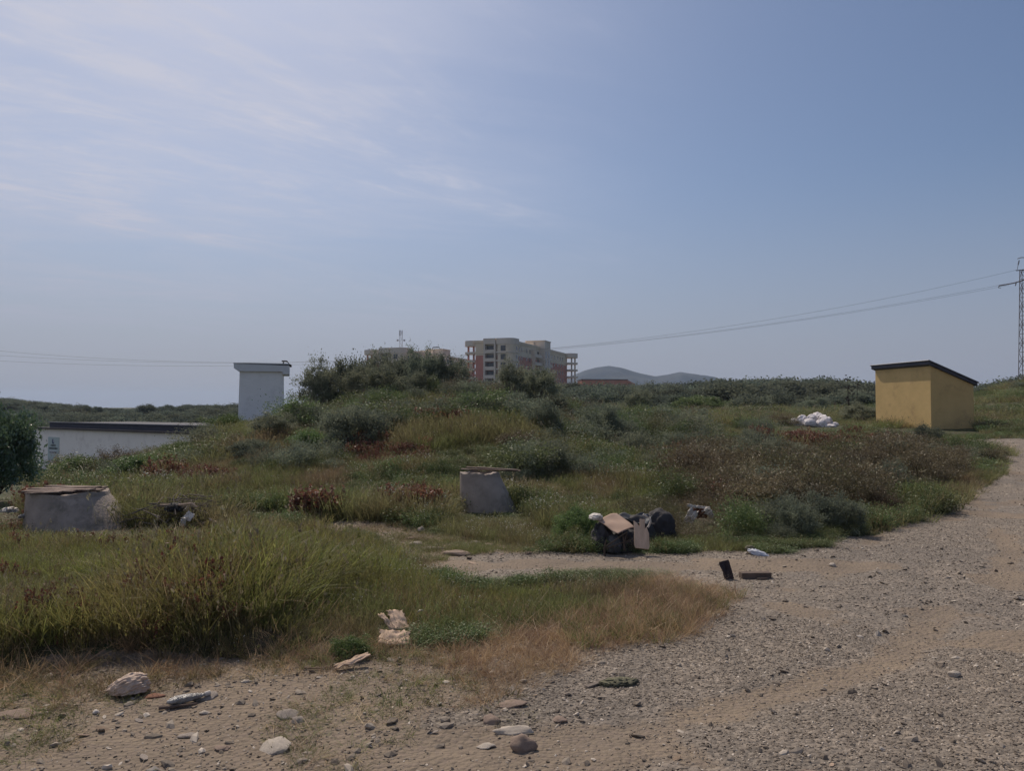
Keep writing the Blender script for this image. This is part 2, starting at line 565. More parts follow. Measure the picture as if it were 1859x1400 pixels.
# ground: one sheet, its soils told apart by attributes
def ground_mat():
    m, t, p, o = newmat('ground_soils')
    co = N(t, 'ShaderNodeNewGeometry')
    P = co.outputs['Position']

    def noise(s, d=6, r=.6, v=None):
        n = N(t, 'ShaderNodeTexNoise', Scale=s, Detail=d, Roughness=r)
        L(t, v or P, n.inputs['Vector']); return n.outputs['Fac']

    def mr(v, a, b, lo=0., hi=1.):
        n = N(t, 'ShaderNodeMapRange', _interpolation_type='SMOOTHSTEP')
        n.inputs[1].default_value = a; n.inputs[2].default_value = b; n.inputs[3].default_value = lo; n.inputs[4].default_value = hi
        L(t, v, n.inputs[0]); return n.outputs[0]

    def mix(f, a, b, mode='MIX'):
        n = N(t, 'ShaderNodeMix', _data_type='RGBA', _blend_type=mode)
        for s, v in ((0, f), (6, a), (7, b)):
            if isinstance(v, tuple): n.inputs[s].default_value = rgba(v)
            elif isinstance(v, (int, float)): n.inputs[s].default_value = v
            else: L(t, v, n.inputs[s])
        return n.outputs[2]

    def attr(n):
        return N(t, 'ShaderNodeAttribute', _attribute_name=n).outputs['Fac']
    # pebbles
    vo = N(t, 'ShaderNodeTexVoronoi', Scale=34.0, Randomness=1.0); L(t, P, vo.inputs['Vector'])
    vo2 = N(t, 'ShaderNodeTexVoronoi', Scale=70.0, Randomness=1.0); L(t, P, vo2.inputs['Vector'])
    bw = N(t, 'ShaderNodeSeparateColor'); L(t, vo.outputs['Color'], bw.inputs[0])
    bw2 = N(t, 'ShaderNodeSeparateColor'); L(t, vo2.outputs['Color'], bw2.inputs[0])
    peb = mix(bw.outputs[0], (.165, .135, .108), (.345, .285, .225))
    peb2 = mix(bw2.outputs[1], (.15, .124, .10), (.28, .235, .188))
    gr = mix(mr(noise(3, 3), .4, .6), peb, peb2)
    dirtc = mix(mr(noise(1.7, 8, .65), .35, .65), (.275, .212, .150), (.22, .172, .125))
    dirtc = mix(mr(noise(24, 4, .6), .45, .62), dirtc, (.24, .185, .14))
    soil = mix(mr(noise(2.5, 6), .4, .6), (.085, .070, .042), (.065, .078, .036))
    a_g = attr('gravel'); a_d = attr('dirt'); a_p = attr('pebble')
    gmix = mix(mr(M_('ADD', a_p, M_('MULTIPLY', M_('SUBTRACT', noise(5, 6), .5, tree=t), 1.1, tree=t), tree=t), .35, .6), dirtc, gr)
    bare = M_('ADD', a_g, a_d, clamp=True, tree=t)
    bare = mr(M_('ADD', bare, M_('MULTIPLY', M_('SUBTRACT', noise(9, 5), .5, tree=t), .8, tree=t), tree=t), .35, .65)
    col = mix(bare, soil, gmix)
    # broad tone drift
    col = mix(mr(noise(.35, 3), .3, .7), col, mix(1.0, col, (.84, .86, .90), 'MULTIPLY'))
    L(t, col, p.inputs['Base Color'])
    p.inputs['Roughness'].default_value = .9
    p.inputs['Specular IOR Level'].default_value = .25
    hh = M_('ADD', M_('MULTIPLY', M_('SUBTRACT', 1.0, vo.outputs['Distance'], tree=t), .8, tree=t), M_('MULTIPLY', noise(45, 5, .7), .5, tree=t), tree=t)
    hh = M_('ADD', hh, M_('MULTIPLY', noise(9, 5, .6), 1.2, tree=t), tree=t)
    b = N(t, 'ShaderNodeBump', Strength=.75, Distance=.02)
    L(t, hh, b.inputs['Height']); L(t, b.outputs[0], p.inputs['Normal'])
    return m


GROUND = ground_mat()


def build_ground():
    th1 = np.concatenate([np.arange(-180, -46, 2.0), np.arange(-46, 46, 0.16), np.arange(46, 180.01, 2.0)])
    lr = np.concatenate([np.linspace(math.log(.25), math.log(2.2), 30, endpoint=False),
                         np.linspace(math.log(2.2), math.log(35), 340, endpoint=False),
                         np.linspace(math.log(35), math.log(4400), 190)])
    th1[-1] = 180
    TT, RR = np.meshgrid(np.radians(th1), np.exp(lr), indexing='ij')
    x = (RR * np.sin(TT)).ravel(); y = (RR * np.cos(TT)).ravel()
    z = H(x, y)
    rg = np.random.default_rng(3)
    g = np.zeros(x.shape); d = np.zeros(x.shape)
    K = 6
    for k in range(K):
        a = cover(x, y, 0.05, rg)
        g += a[0]; d += np.maximum(np.maximum(a[1] * 1.0, .72 * a[2]), .62 * (a[3] & ~a[0]))
    g /= K; d /= K
    r = np.sqrt(x * x + y * y)
    peb = fbm(x * .75 + y * .2, y * 1.1, 91, 4)
    peb = sstep(peb, .28, .46) * g + .25 * d
    peb = peb * (1 - .85 * rut(x, y))
    far = 1 - sstep(r, 60, 90)
    g *= far; d *= far
    n1, n2 = TT.shape
    idx = np.arange(n1 * n2).reshape(n1, n2)
    F = np.stack([idx[:-1, :-1], idx[1:, :-1], idx[1:, 1:], idx[:-1, 1:]], -1).reshape(-1, 4)
    F = F[:, ::-1].copy()
    V = np.stack([x, y, z], -1)
    gm = g[F].mean(1) > .5
    dm = (d[F].mean(1) > .5) & ~gm
    for name, sel in (('gravel_road', gm), ('dirt_track', dm), ('ground', ~gm & ~dm)):
        FF = F[sel]
        used, inv = np.unique(FF, return_inverse=True)
        me = mesh_np(name, V[used], inv.reshape(-1, 4), GROUND, dict(gravel=g[used], dirt=d[used], pebble=peb[used]), smooth=True)
        tag(link(name, me), kind='structure')
    # close the small hole under the feet
    n = len(th1)
    ring = idx[:, 0]
    me = mesh_np('dirt_underfoot', np.vstack([V[ring], [[0, 0, h1(0.01, 0.01)]]]), [(i + 1, i, n) for i in range(n - 1)], GROUND,
                 dict(gravel=np.ones(n + 1), dirt=np.zeros(n + 1), pebble=np.ones(n + 1)))
    tag(link('gravel_road', me), kind='structure')


build_ground()

# ------------------------------------------------------------------ mountain and far hills
def mountain(name, prof, dist, depth, mat, seed, nz):
    pxs = np.array([p[0] for p in prof], float); pys = np.array([p[1] for p in prof], float)
    U = np.linspace(pxs[0], pxs[-1], 160); Wd = np.linspace(-1, 1, 60)
    uu, ww = np.meshgrid(U, Wd, indexing='ij')
    top = EYE + (HZ - np.interp(uu, pxs, pys)) / FPX * dist
    x = (uu - CX) / FPX * dist * (1 + .12 * ww); y = dist + depth * ww
    base = 4.0
    sh = np.clip(1 - np.abs(ww) ** 1.25, 0, 1)
    z = base - 3 + (top - base + 3) * sh * (1 + .0 * ww)
    ridge = (fbm(x / nz, y / nz * .6, seed, 5) - .5)
    z = z + ridge * (top - base) * .9 * np.clip(np.abs(ww) * 3, 0, 1) * (sh > 0.02) * sh
    n1, n2 = uu.shape
    idx = np.arange(n1 * n2).reshape(n1, n2)
    F = np.stack([idx[:-1, :-1], idx[1:, :-1], idx[1:, 1:], idx[:-1, 1:]], -1).reshape(-1, 4)
    me = mesh_np(name, np.stack([x, y, z], -1), F, mat, smooth=True)
    return tag(link(name, me), kind='structure')


MOUNT = pm('hazed_mountain_scrub', (.018, .032, .055), (.042, .052, .066), .012, .95, 0, lo=.45, hi=.6)  # scrub tones shifted to blue, distance haze painted into the colour
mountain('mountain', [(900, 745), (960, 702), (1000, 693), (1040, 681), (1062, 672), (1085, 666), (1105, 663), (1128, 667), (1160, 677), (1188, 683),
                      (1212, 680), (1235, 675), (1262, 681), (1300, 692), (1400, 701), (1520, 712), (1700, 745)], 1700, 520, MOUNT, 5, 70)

# ------------------------------------------------------------------ yellow shed
YEL = pm('yellow_render', (.64, .45, .20), (.57, .40, .175), 1.6, .9, .25, 60, c3=(.47, .32, .15), s3=1.4)
ROOFD = pm('dark_fascia', (.075, .075, .095), (.055, .055, .072), 3, .6, .1)
a = R(-9.7)
dl = Vector((math.sin(a), math.cos(a), 0)); dr = Vector((math.cos(a), -math.sin(a), 0))
Nn = Vector(((1690 - CX) / FPX * 33, 33.0, 0))
shed = empty('utility_shed', (Nn.x, Nn.y, 0.74), 0, 'small yellow rendered shed with a sloping dark roof beside the gravel road', 'shed')


def sp(u, v, z):                 # u along the side wall away from us, v to the right
    p = dl * u + dr * v
    return Vector((p.x, p.y, z))


Wd_, Ln_ = 2.02, 3.72
zh, zl = 2.72, 1.93             # wall heights above the base at high and low side
m = MB()
m.add([sp(0, 0, -.5), sp(0, Wd_, -.5), sp(Ln_, Wd_, -.5), sp(Ln_, 0, -.5), sp(0, 0, zh), sp(0, Wd_, zl), sp(Ln_, Wd_, zl), sp(Ln_, 0, zh)],
      [(0, 1, 5, 4), (1, 2, 6, 5), (2, 3, 7, 6), (3, 0, 4, 7), (4, 5, 6, 7), (3, 2, 1, 0)])
m.obj('wall', YEL, shed, bevel=.012)
sl_ = (zl - zh) / Wd_
m = MB()
o_ = .135
def rz_(v): return zh + .004 + sl_ * v
pts = []
for u, v in ((-.1, -o_), (-.1, Wd_ + .12), (Ln_ + .1, Wd_ + .12), (Ln_ + .1, -o_)):
    pts.append(sp(u, v, rz_(v)))
tops = [p + Vector((0, 0, .17)) for p in pts]
m.add(pts + tops, [(3, 2, 1, 0), (4, 5, 6, 7), (0, 1, 5, 4), (1, 2, 6, 5), (2, 3, 7, 6), (3, 0, 4, 7)])
m.obj('roof', ROOFD, shed, bevel=.01)
m = MB()
for (u0, v0, u1, v1) in ((-.125, -o_ - .02, -.125, Wd_ + .145), (-.125, -o_ - .025, Ln_ + .12, -o_ - .025)):
    p0 = sp(u0, v0, rz_(v0) + .155); p1 = sp(u1, v1, rz_(v1) + .155)
    m.tube([p0, p1], .028, 6)
m.obj('drip_edge', pm('zinc', (.14, .14, .16), (.10, .10, .12), 5, .5, .1, metal=.3), shed)

# ------------------------------------------------------------------ white tower
WHT = pm('tower_plaster', (.90, .88, .84), (.84, .82, .78), 1.1, .85, .25, 40, c3=(.70, .68, .64), s3=.9)
FASC = pm('tower_fascia', (.74, .74, .74), (.66, .66, .66), 1.3, .85, .2, 30)
T0 = at(474, 765, 50)
tw = empty('transformer_tower', (T0.x, T0.y, 0), R(15), 'tall narrow white masonry tower with a flat overhanging roof behind the grassy slope', 'tower')
ztop = 4.55
m = MB()
b0, b1 = 1.40, 1.32
v8 = []
for z, b in ((-2.6, b0 + .06), (ztop - .5, b1)):
    v8 += [Vector((-b, -b + 1.3, z)), Vector((b - .02, -b + 1.3, z)), Vector((b - .02, b + 1.3, z)), Vector((-b, b + 1.3, z))]
m.add(v8, [(0, 1, 5, 4), (1, 2, 6, 5), (2, 3, 7, 6), (3, 0, 4, 7), (4, 5, 6, 7), (3, 2, 1, 0)])
m.obj('wall', WHT, tw, bevel=.015)
m = MB()
# roof slab: chamfered underside on the left, deeper box on the right
pr = [(-1.66, ztop - .02), (-1.66, ztop - .30), (-1.40, ztop - .496), (1.28, ztop - .496), (1.28, ztop - .66), (1.68, ztop - .66), (1.68, ztop - .10)]
Mx = Matrix(((1, 0, 0, 0), (0, 0, 1, 0), (0, 1, 0, 0), (0, 0, 0, 1)))
m.prism(pr, -.22, 2.9, Mx)
m.obj('roof', FASC, tw, bevel=.01)
m = MB()
m.box(-1.68, 1.70, -.24, 2.92, ztop - .02, ztop + .03)
m.obj('roof_sheet', pm('roof_felt', (.6, .6, .6), (.5, .5, .5), 2, .8), tw)
m = MB()
m.tube([(1.30, .1, ztop + .03), (1.36, .1, ztop + .2), (1.55, .1, ztop + .18), (1.74, .05, ztop - .05)], .045, 6)
m.box(1.22, 1.56, -.05, .2, ztop + .16, ztop + .23)
m.tube([(1.74, .05, ztop - .02), (1.80, .05, ztop - .18)], .07, 6)
m.obj('insulator', TWIGD, tw)

# ------------------------------------------------------------------ white low building, its sign
WALLW = pm('white_wall', (.90, .86, .80), (.84, .80, .74), 1.0, .9, .15, 30, c3=(.70, .66, .61), s3=.6)
A = at(60, 777, 64); B = at(372, 791, 47.5)
zc_ = 0.5 * (A.z + B.z)
dd = Vector((B.x - A.x, B.y - A.y, 0)); Lb = dd.length; dd.normalize()
ang = math.atan2(dd.y, dd.x)
wb = empty('low_white_building', (A.x, A.y, 0), ang, 'long low white building with a dark roof, half hidden in the hollow on the left', 'building')
z0, z1 = -4.0, zc_
Dp = 7.0
m = MB(); m.box(0, Lb + 4, 0, Dp, z0, z1); m.obj('wall', WALLW, wb)
DRF = pm('dark_roof', (.050, .050, .068), (.038, .038, .055), 1.5, .75, .2)
m = MB()
m.box(-.15, Lb + 4.2, -.16, Dp + .2, z1 + .003, z1 + .09)
m.box(2.6, Lb + 4.2, .25, Dp - .2, z1 + .093, z1 + .50)
m.obj('roof', DRF, wb, bevel=.01)
m = MB(); m.box(2.56, Lb + 4.25, .16, .34, z1 + .503, z1 + .56)
m.obj('ridge', pm('ridge', (.2, .2, .24), (.16, .16, .2), 2, .6), wb)  # paler cap strip: the highlight along the roof top is put into its colour
m = MB(); m.box(-.2, Lb + 4.2, -.26, -.18, z1 + .02, z1 + .13)
m.obj('gutter', pm('gutter', (.05, .04, .045), None, 2, .6), wb)
# sign on the wall, its own thing
fr = (at(97, 800, 62.3) - Vector((A.x, A.y, 0)))
sx = fr.x * dd.x + fr.y * dd.y
sg = empty('notice_sign', (A.x, A.y, 0), ang, 'pale green notice board with a blue crescent emblem on the white wall', 'sign')
SGM = pm('sign_green', (.46, .54, .53), (.43, .50, .49), 2, .7, .05)
swd = 2.05; szt = z1 - .62; szb = szt - 2.1
m = MB(); m.box(sx, sx + swd, -.035, -.004, szb, szt); m.obj('panel', SGM, sg)
INK = pm('sign_ink', (.045, .05, .055), None, 2, .7, 0)
BLUE = pm('emblem_blue', (.03, .05, .14), None, 2, .6, 0)
PALE = pm('emblem_pale', (.42, .43, .50), None, 2, .6, 0)
cx_, cz_ = sx + swd * .47, szt - .33
def sgpoly(name, pts, mat, y):
    mm = MB(); n = len(pts)
    mm.add([(p[0], y, p[1]) for p in pts] + [(p[0], -.036, p[1]) for p in pts],
           [tuple(range(n))] + [(i, (i + 1) % n, n + (i + 1) % n, n + i) for i in range(n)])
    return mm.obj(name, mat, sg)
outer = [(cx_ + .19 * math.cos(R(t)), cz_ + .19 * math.sin(R(t))) for t in range(70, 331, 12)]
inner = [(cx_ + .07 + .135 * math.cos(R(t)), cz_ + .035 + .135 * math.sin(R(t))) for t in range(325, 75, -12)]
sgpoly('emblem', outer + inner, BLUE, -.046)
sgpoly('emblem_drop', [(cx_ + .075 + .105 * math.cos(R(t)), cz_ + .03 + .115 * math.sin(R(t))) for t in range(0, 360, 20)], PALE, -.042)
m = MB(); m.box(sx + swd * .16, sx + swd * .82, -.039, -.036, szt - 1.30, szt - 1.04); m.obj('text_band', pm('band', (.62, .64, .66), None, 2, .7, 0), sg)
for txt, zz, size, wdt in (('ACQUEDOTTO', szt - .70, .19, .46), ('STAZIONE SOLLEVAMENTO', szt - .93, .19, .80), ('N.4 COLLETTORE', szt - 1.24, .17, .62)):
    cu_ = bpy.data.curves.new('lettering', 'FONT'); cu_.body = txt; cu_.size = size; cu_.align_x = 'CENTER'; cu_.extrude = .002; cu_.offset = .004
    ob = bpy.data.objects.new('lettering', cu_); COL.objects.link(ob)
    bpy.context.view_layer.update()
    w_ = ob.dimensions.x
    dg = bpy.context.evaluated_depsgraph_get()
    me = bpy.data.meshes.new_from_object(ob.evaluated_get(dg)); bpy.data.objects.remove(ob)
    me.materials.clear(); me.materials.append(INK)
    ob = link('lettering', me, sg)
    ob.location = (sx + swd * .49, -.043, zz); ob.rotation_euler = (R(90), 0, 0)
    k = wdt * swd / max(w_, .01); ob.scale = (k, 1, 1)

# ------------------------------------------------------------------ apartment blocks
CREAM = pm('cream_render', (.80, .67, .49), (.72, .60, .44), .2, .9, 0, c3=(.58, .48, .35), s3=.15)
BRICK = pm('rose_render', (.58, .24, .18), (.51, .21, .155), .25, .9, 0, c3=(.42, .18, .14), s3=.2)
GREYC = pm('pale_concrete', (.76, .65, .53), (.68, .58, .47), .3, .9, 0)
DGLS = pm('dark_window', (.028, .030, .036), (.05, .05, .055), .5, .25, 0, spec=.6)
SHAD = pm('recess_shade_and_roof', (.10, .09, .085), (.07, .065, .06), .4, .9, 0)  # painted shade behind the balconies, also the plain dark roof parts
FH = 3.1
MASTM = pm('mast_steel', (.42, .43, .47), (.34, .35, .39), 1, .6, 0)


def apartment(loc, label, top_z, base_z, extra_floor=0, mast=False):
    """block in its own axes: u along the long face (away), v along the short face (to the left)"""
    du = Vector((25.5, 73, 0)).normalized(); dv = Vector((-73, 25.5, 0)).normalized()
    root = empty('apartment_block', (loc[0], loc[1], 0), 0, label, 'apartment block', 'apartment blocks on the hill')
    Lu, Lv = 77.0, 14.0

    def q(u, v, z): return du * u + dv * v + Vector((0, 0, z))

    def qbox(m, u0, u1, v0, v1, z0, z1):
        vs = [q(u, v, z) for z in (z0, z1) for (u, v) in ((u0, v0), (u1, v0), (u1, v1), (u0, v1))]
        # u x v orientation: du x dv = +z
        m.add(vs, [(0, 3, 2, 1), (4, 5, 6, 7), (0, 1, 5, 4), (1, 2, 6, 5), (2, 3, 7, 6), (3, 0, 4, 7)])

    zt = top_z
    nf = int((zt - base_z) / FH)
    split = zt - 1.0 - 1.35 * FH           # cream above, rose below
    m = MB(); qbox(m, 0, Lu, 0, Lv, split, zt - .5); m.obj('upper_wall', CREAM, root)
    m = MB(); qbox(m, .03, Lu - .03, .03, Lv - .03, base_z - 4, split - .002); m.obj('lower_wall', BRICK, root)
    m = MB()
    qbox(m, -.25, Lu + .25, -.25, .1, zt - .5, zt + .35); qbox(m, -.25, Lu + .25, Lv - .1, Lv + .25, zt - .5, zt + .35)
    qbox(m, -.25, .1, .1, Lv - .1, zt - .5, zt + .35); qbox(m, Lu - .1, Lu + .25, .1, Lv - .1, zt - .5, zt + .35)
    qbox(m, .1, Lu - .1, .1, Lv - .1, zt - .5, zt - .2)
    m.obj('parapet', CREAM, root)
    # balcony stack on the short face, framed by two piers
    m = MB(); qbox(m, -1.5, .0, 9.7, 10.3, base_z, zt + .5); qbox(m, -1.5, .0, 5.6, 6.2, base_z, zt + .5)
    qbox(m, -1.6, .2, 5.6, 10.3, zt - 1.2, zt + .9)
    m.obj('pier', GREYC, root)
    for k in range(nf):
        zf = zt - 1.2 - (k + 1) * FH
        if zf < base_z: break
        m = MB(); qbox(m, -1.45, -.01, 6.2, 9.7, zf - .2, zf); qbox(m, -1.45, -1.33, 6.2, 9.7, zf, zf + 1.05)
        m.obj('balcony', GREYC, root)
        m = MB(); qbox(m, -.012, .0, 6.3, 9.6, zf + .05, zf + 2.6); m.obj('recess_shade', SHAD, root)  # thin dark panel on the flat wall, painted as the shade of a recess
        m = MB(); qbox(m, -.03, -.013, 7.0, 9.0, zf + .9, zf + 2.4); m.obj('window', DGLS, root)
    # round bay at the near corner
    def arc(cu, cv, r, a0, a1, n=10): return [(cu + r * math.cos(R(a0 + (a1 - a0) * i / n)), cv + r * math.sin(R(a0 + (a1 - a0) * i / n))) for i in range(n + 1)]
    # in (u, v): bay bulges toward -u,-v corner
    bay = [(2.2, -1.2)] + [(2.2, 0)] + [(0, 4.6), (-1.2, 4.6)] + arc(-.2 + 1.4, 1.2 - .0, 2.4, 180, 270, 8)
    bayp = [(2.2, 0.02), (0.02, 4.8), (-1.3, 4.8)] + arc(1.1, 1.1, 2.4, 180, 270, 8) + [(2.2, -1.3)]

    def qprism(m, poly, z0, z1, grow=0.0):
        c = (sum(p[0] for p in poly) / len(poly), sum(p[1] for p in poly) / len(poly))
        pp = [(p[0] + (p[0] - c[0]) * grow, p[1] + (p[1] - c[1]) * grow) for p in poly]
        n = len(pp)
        vs = [q(p[0], p[1], z0) for p in pp] + [q(p[0], p[1], z1) for p in pp]
        m.add(vs, [tuple(range(n)), tuple(range(2 * n - 1, n - 1, -1))] + [(i, n + i, n + (i + 1) % n, (i + 1) % n) for i in range(n)])

    big = [(4.4, 0.02), (0.02, 4.8), (-1.3, 4.8)] + arc(1.1, 1.1, 2.4, 180, 270, 8) + [(4.4, -1.3)]
    m = MB(); qprism(m, big, base_z, zt - 1.3); m.obj('round_bay', CREAM, root)
    m = MB(); qprism(m, big, zt - 1.298, zt + .9, .10); m.obj('bay_crown', GREYC, root)
    for k in range(nf):
        zf = zt - 1.2 - (k + 1) * FH
        if zf < base_z: break
        m = MB(); qprism(m, big, zf - .18, zf + .35, .14); m.obj('bay_ledge', GREYC, root)
        m = MB()
        qbox(m, -1.335, -1.303, 1.7, 3.6, zf + .5, zf + 2.5)
        m.obj('window', DGLS, root)
        m = MB(); qbox(m, 1.6, 3.3, -1.335, -1.303, zf + .8, zf + 2.3); m.obj('window', DGLS, root)
    # rounded open decks at both ends on columns
    def decks(cu, cv, r):
        circ = [(cu + r * math.cos(R(t)), cv + r * math.sin(R(t))) for t in range(0, 360, 20)]
        m = MB(); qprism(m, circ, zt - 1.6, zt + .45); m.obj('deck_crown', GREYC, root)
        for k in range(nf):
            zf = zt - 1.2 - (k + 1) * FH
            if zf < base_z: break
            m = MB(); qprism(m, circ, zf - .25, zf + .55); m.obj('round_deck', GREYC, root)
        for (a_, b_) in ((-.45, -.3), (.35, -.55), (-.1, .55)):
            m = MB(); qbox(m, cu + r * a_ - .3, cu + r * a_ + .3, cv + r * b_ - .3, cv + r * b_ + .3, base_z - 2, zt - 1.6)
            m.obj('column', BRICK if cv > 7 else GREYC, root)
    decks(3.2, Lv + 2.3, 3.0)
    decks(Lu + 1.2, -1.2, 3.4)
    # long face
    m = MB(); qbox(m, 35, 43, -2.2, 6, base_z, zt + 2.6); qbox(m, 33.0, 44.0, 2, 9, zt - .4, zt + 2.2)
    m.obj('stair_tower', GREYC, root)
    m = MB(); qbox(m, 34.8, 43.2, -2.4, 6.2, zt + 2.603, zt + 2.95); m.obj('tower_cap', CREAM, root)
    for k in range(nf):
        zf = zt - 1.2 - (k + 1) * FH
        if zf < base_z: break
        for u0, u1 in ((24.5, 34.0), (43.6, 49.0)):
            m = MB(); qbox(m, u0, u1, -1.4, -.01, zf - .2, zf); qbox(m, u0, u1, -1.4, -1.28, zf, zf + 1.05)
            qbox(m, u0, u0 + .3, -1.4, -.01, zf + .001, zf + FH - .201)
            m.obj('balcony', GREYC, root)
        for u in ((6.5, 9.0, 11.6, 17.5, 21.5, 26, 31.5, 46.5, 52, 56, 61, 65, 69) if k < 6 else ()):
            wd = 1.25 if u not in (26, 31.5) else 2.4
            m = MB(); qbox(m, u, u + wd, -.035, -.002, zf + .95, zf + 2.45); m.obj('window', DGLS, root)
        m = MB(); qbox(m, 35.8, 37.6, -2.24, -2.202, zf + .3, zf + 2.7); m.obj('stair_window', DGLS, root)
        m = MB(); qbox(m, 39.5, 42.0, -2.24, -2.202, zf + .3, zf + 2.7); m.obj('stair_window', DGLS, root)
    if mast:
        m = MB()
        c = q(8, 5, zt)
        for a_, b_ in ((-.5, -.5), (.5, -.5), (.5, .5), (-.5, .5)):
            m.tube([c + Vector((a_, b_, 0)), c + Vector((a_, b_, 9))], .07, 4)
        for i in range(7):
            z_ = i * 1.3
            s_ = 1 if i % 2 else -1
            m.tube([c + Vector((-.5 * s_, -.5, z_)), c + Vector((.5 * s_, -.5, z_ + 1.3))], .07, 4)
            m.tube([c + Vector((.5, -.5 * s_, z_)), c + Vector((.5, .5 * s_, z_ + 1.3))], .07, 4)
        m.obj('antenna_mast', MASTM, root)
        m = MB()
        for s_ in (-1, 1):
            m.tube([c + Vector((s_ * .5, 0, 4.6)), c + Vector((s_ * 1.3, 0, 4.6))], .1, 4)
            m.tube([c + Vector((s_ * 1.4, -.35, 4.7)), c + Vector((s_ * 1.4, .35, 4.7))], .42, 10)
        [m.box(c.x + a_ - .12, c.x + a_ + .12, c.y - .6, c.y - .4, c.z + 6.6, c.z + 8.8) for a_ in (-.6, 0, .6)]
        m.obj('antenna', MASTM, root)
        m = MB()
        c = q(36, 2, zt + 2.9)
        m.tube([c + Vector((-1.5, 0, 0)), c + Vector((-1.2, 0, .8)), c + Vector((1.6, 0, 1.0)), c + Vector((2.0, 0, 0))], .25, 5)
        m.obj('roof_unit', SHAD, root)
    return root


top1 = EYE + (HZ - 618) / FPX * 286
apartment(((928 - CX) / FPX * 286, 286), 'larger apartment block with rose lower walls, cream top floor and round open decks', top1, 5)
top2 = EYE + (HZ - 635) / FPX * 322
apartment(((731 - CX) / FPX * 322, 322), 'farther apartment block with a lattice antenna mast on its roof, mostly hidden by shrubs', top2, 8, mast=True)

# orange flat-roofed building
ORG = pm('orange_brick', (.50, .20, .12), (.44, .175, .105), .3, .9, 0)
p0 = at(1056, 690, 400); p1 = at(1151, 690, 400)
ob_ = empty('orange_building', (p0.x, 400, 0), R(3), 'long low orange building beneath the mountain, right of the apartment block', 'building')
wid = p1.x - p0.x
zt = p0.z
m = MB(); m.add([(0, 0, 0), (wid + 1, 0, 0), (wid + 1, 16, 0), (0, 16, 0), (0, 0, zt), (wid - 3, 0, zt), (wid - 3, 16, zt), (0, 16, zt), (wid + 1, 0, zt - 2), (wid + 1, 16, zt - 2)],
                [(3, 2, 1, 0), (0, 1, 8, 5, 4), (1, 2, 9, 8), (2, 3, 7, 6, 9), (3, 0, 4, 7), (4, 5, 6, 7), (5, 8, 9, 6)])
m.obj('wall', ORG, ob_)
m = MB(); m.box(-.3, wid - 2.8, -.3, 16.3, zt + .003, zt + .45); m.obj('roof', SHAD, ob_)
for i, u in enumerate((2, 5.5, 9.5, 13, 17)):
    m = MB(); m.box(u, u + 1.1, -.05, -.003, zt - 3.6, zt - 2.4); m.obj('window', DGLS, ob_)

# ------------------------------------------------------------------ lattice pylon and wires
STEEL = pm('pylon_steel', (.16, .13, .13), (.11, .085, .085), 2, .7, .1, metal=.3)
pb = at(1863, 700, 100)
ZT = at(1852, 490, 100).z


def pylon(x, y, zt, zb, label):
    root = empty('lattice_pylon', (x, y, 0), R(-12), label, 'power pylon', 'lattice pylons of the power line')
    wb_, wt_ = .70, .34
    def w(z): return wb_ + (wt_ - wb_) * (z - zb) / (zt - zb)
    for a_, b_ in ((-1, -1), (1, -1), (1, 1), (-1, 1)):
        m = MB(); m.tube([(a_ * wb_, b_ * wb_, zb), (a_ * wt_, b_ * wt_, zt)], .045, 4); m.obj('leg', STEEL, root)
    m = MB()
    n = 15
    for i in range(n):
        za = zb + (zt - zb) * i / n; zc2 = zb + (zt - zb) * (i + 1) / n
        wa, wc = w(za), w(zc2)
        s_ = 1 if i % 2 else -1
        for f in range(4):
            def pt(s, ww, z):
                return [(s * ww, -ww, z), (ww, s * ww, z), (s * ww, ww, z), (-ww, s * ww, z)][f]
            m.tube([pt(-s_, wa, za), pt(s_, wc, zc2)], .032, 4)
            m.tube([pt(-1, wc, zc2), pt(1, wc, zc2)], .025, 4)
    m.obj('bracing', STEEL, root)
    m = MB()
    m.tube([(0, 0, zt - 1.3), (-1.2, 0, zt - 1.65), (-2.9, 0, zt - 1.95)], .075, 5)
    m.tube([(0, 0, zt - 1.3), (1.5, 0, zt - .95)], .085, 5)
    m.tube([(-.9, 0, zt - 1.6), (-1.0, 0, zt - 2.0)], .06, 5)
    m.tube([(-.9, 0, zt - .05), (.6, 0, zt + .05)], .06, 5)
    m.obj('crossarm', STEEL, root)
    m = MB()
    pts = [(.65, 0, zt + .05)] + [(-.15 + .85 * math.cos(R(t)), 0, zt + .95 + .65 * math.sin(R(t))) for t in range(-20, 131, 15)]
    m.tube(pts, .05, 5)
    m.obj('top_hook', STEEL, root)
    m = MB()
    m.tube([(-.5, 0, zt + 1.35), (-.75, 0, zt + .1)], .03, 5)
    for k in range(4):
        z_ = zt + 1.15 - k * .13
        m.tube([(-.53 - k * .03, 0, z_), (-.54 - k * .03, 0, z_ - .06)], .09, 8)
    m.obj('insulator', STEEL, root)
    m = MB(); m.tube([(-2.9, 0, zt - 1.95), (-2.95, 0, zt - 2.2), (-2.7, 0, zt - 2.25)], .05, 5); m.obj('insulator', STEEL, root)
    return root


pylon(pb.x, 100, ZT, 2.0, 'tall dark steel lattice pylon at the right edge behind the mound')
WIREM = pm('wire', (.07, .07, .08), None, 2, .6, 0)


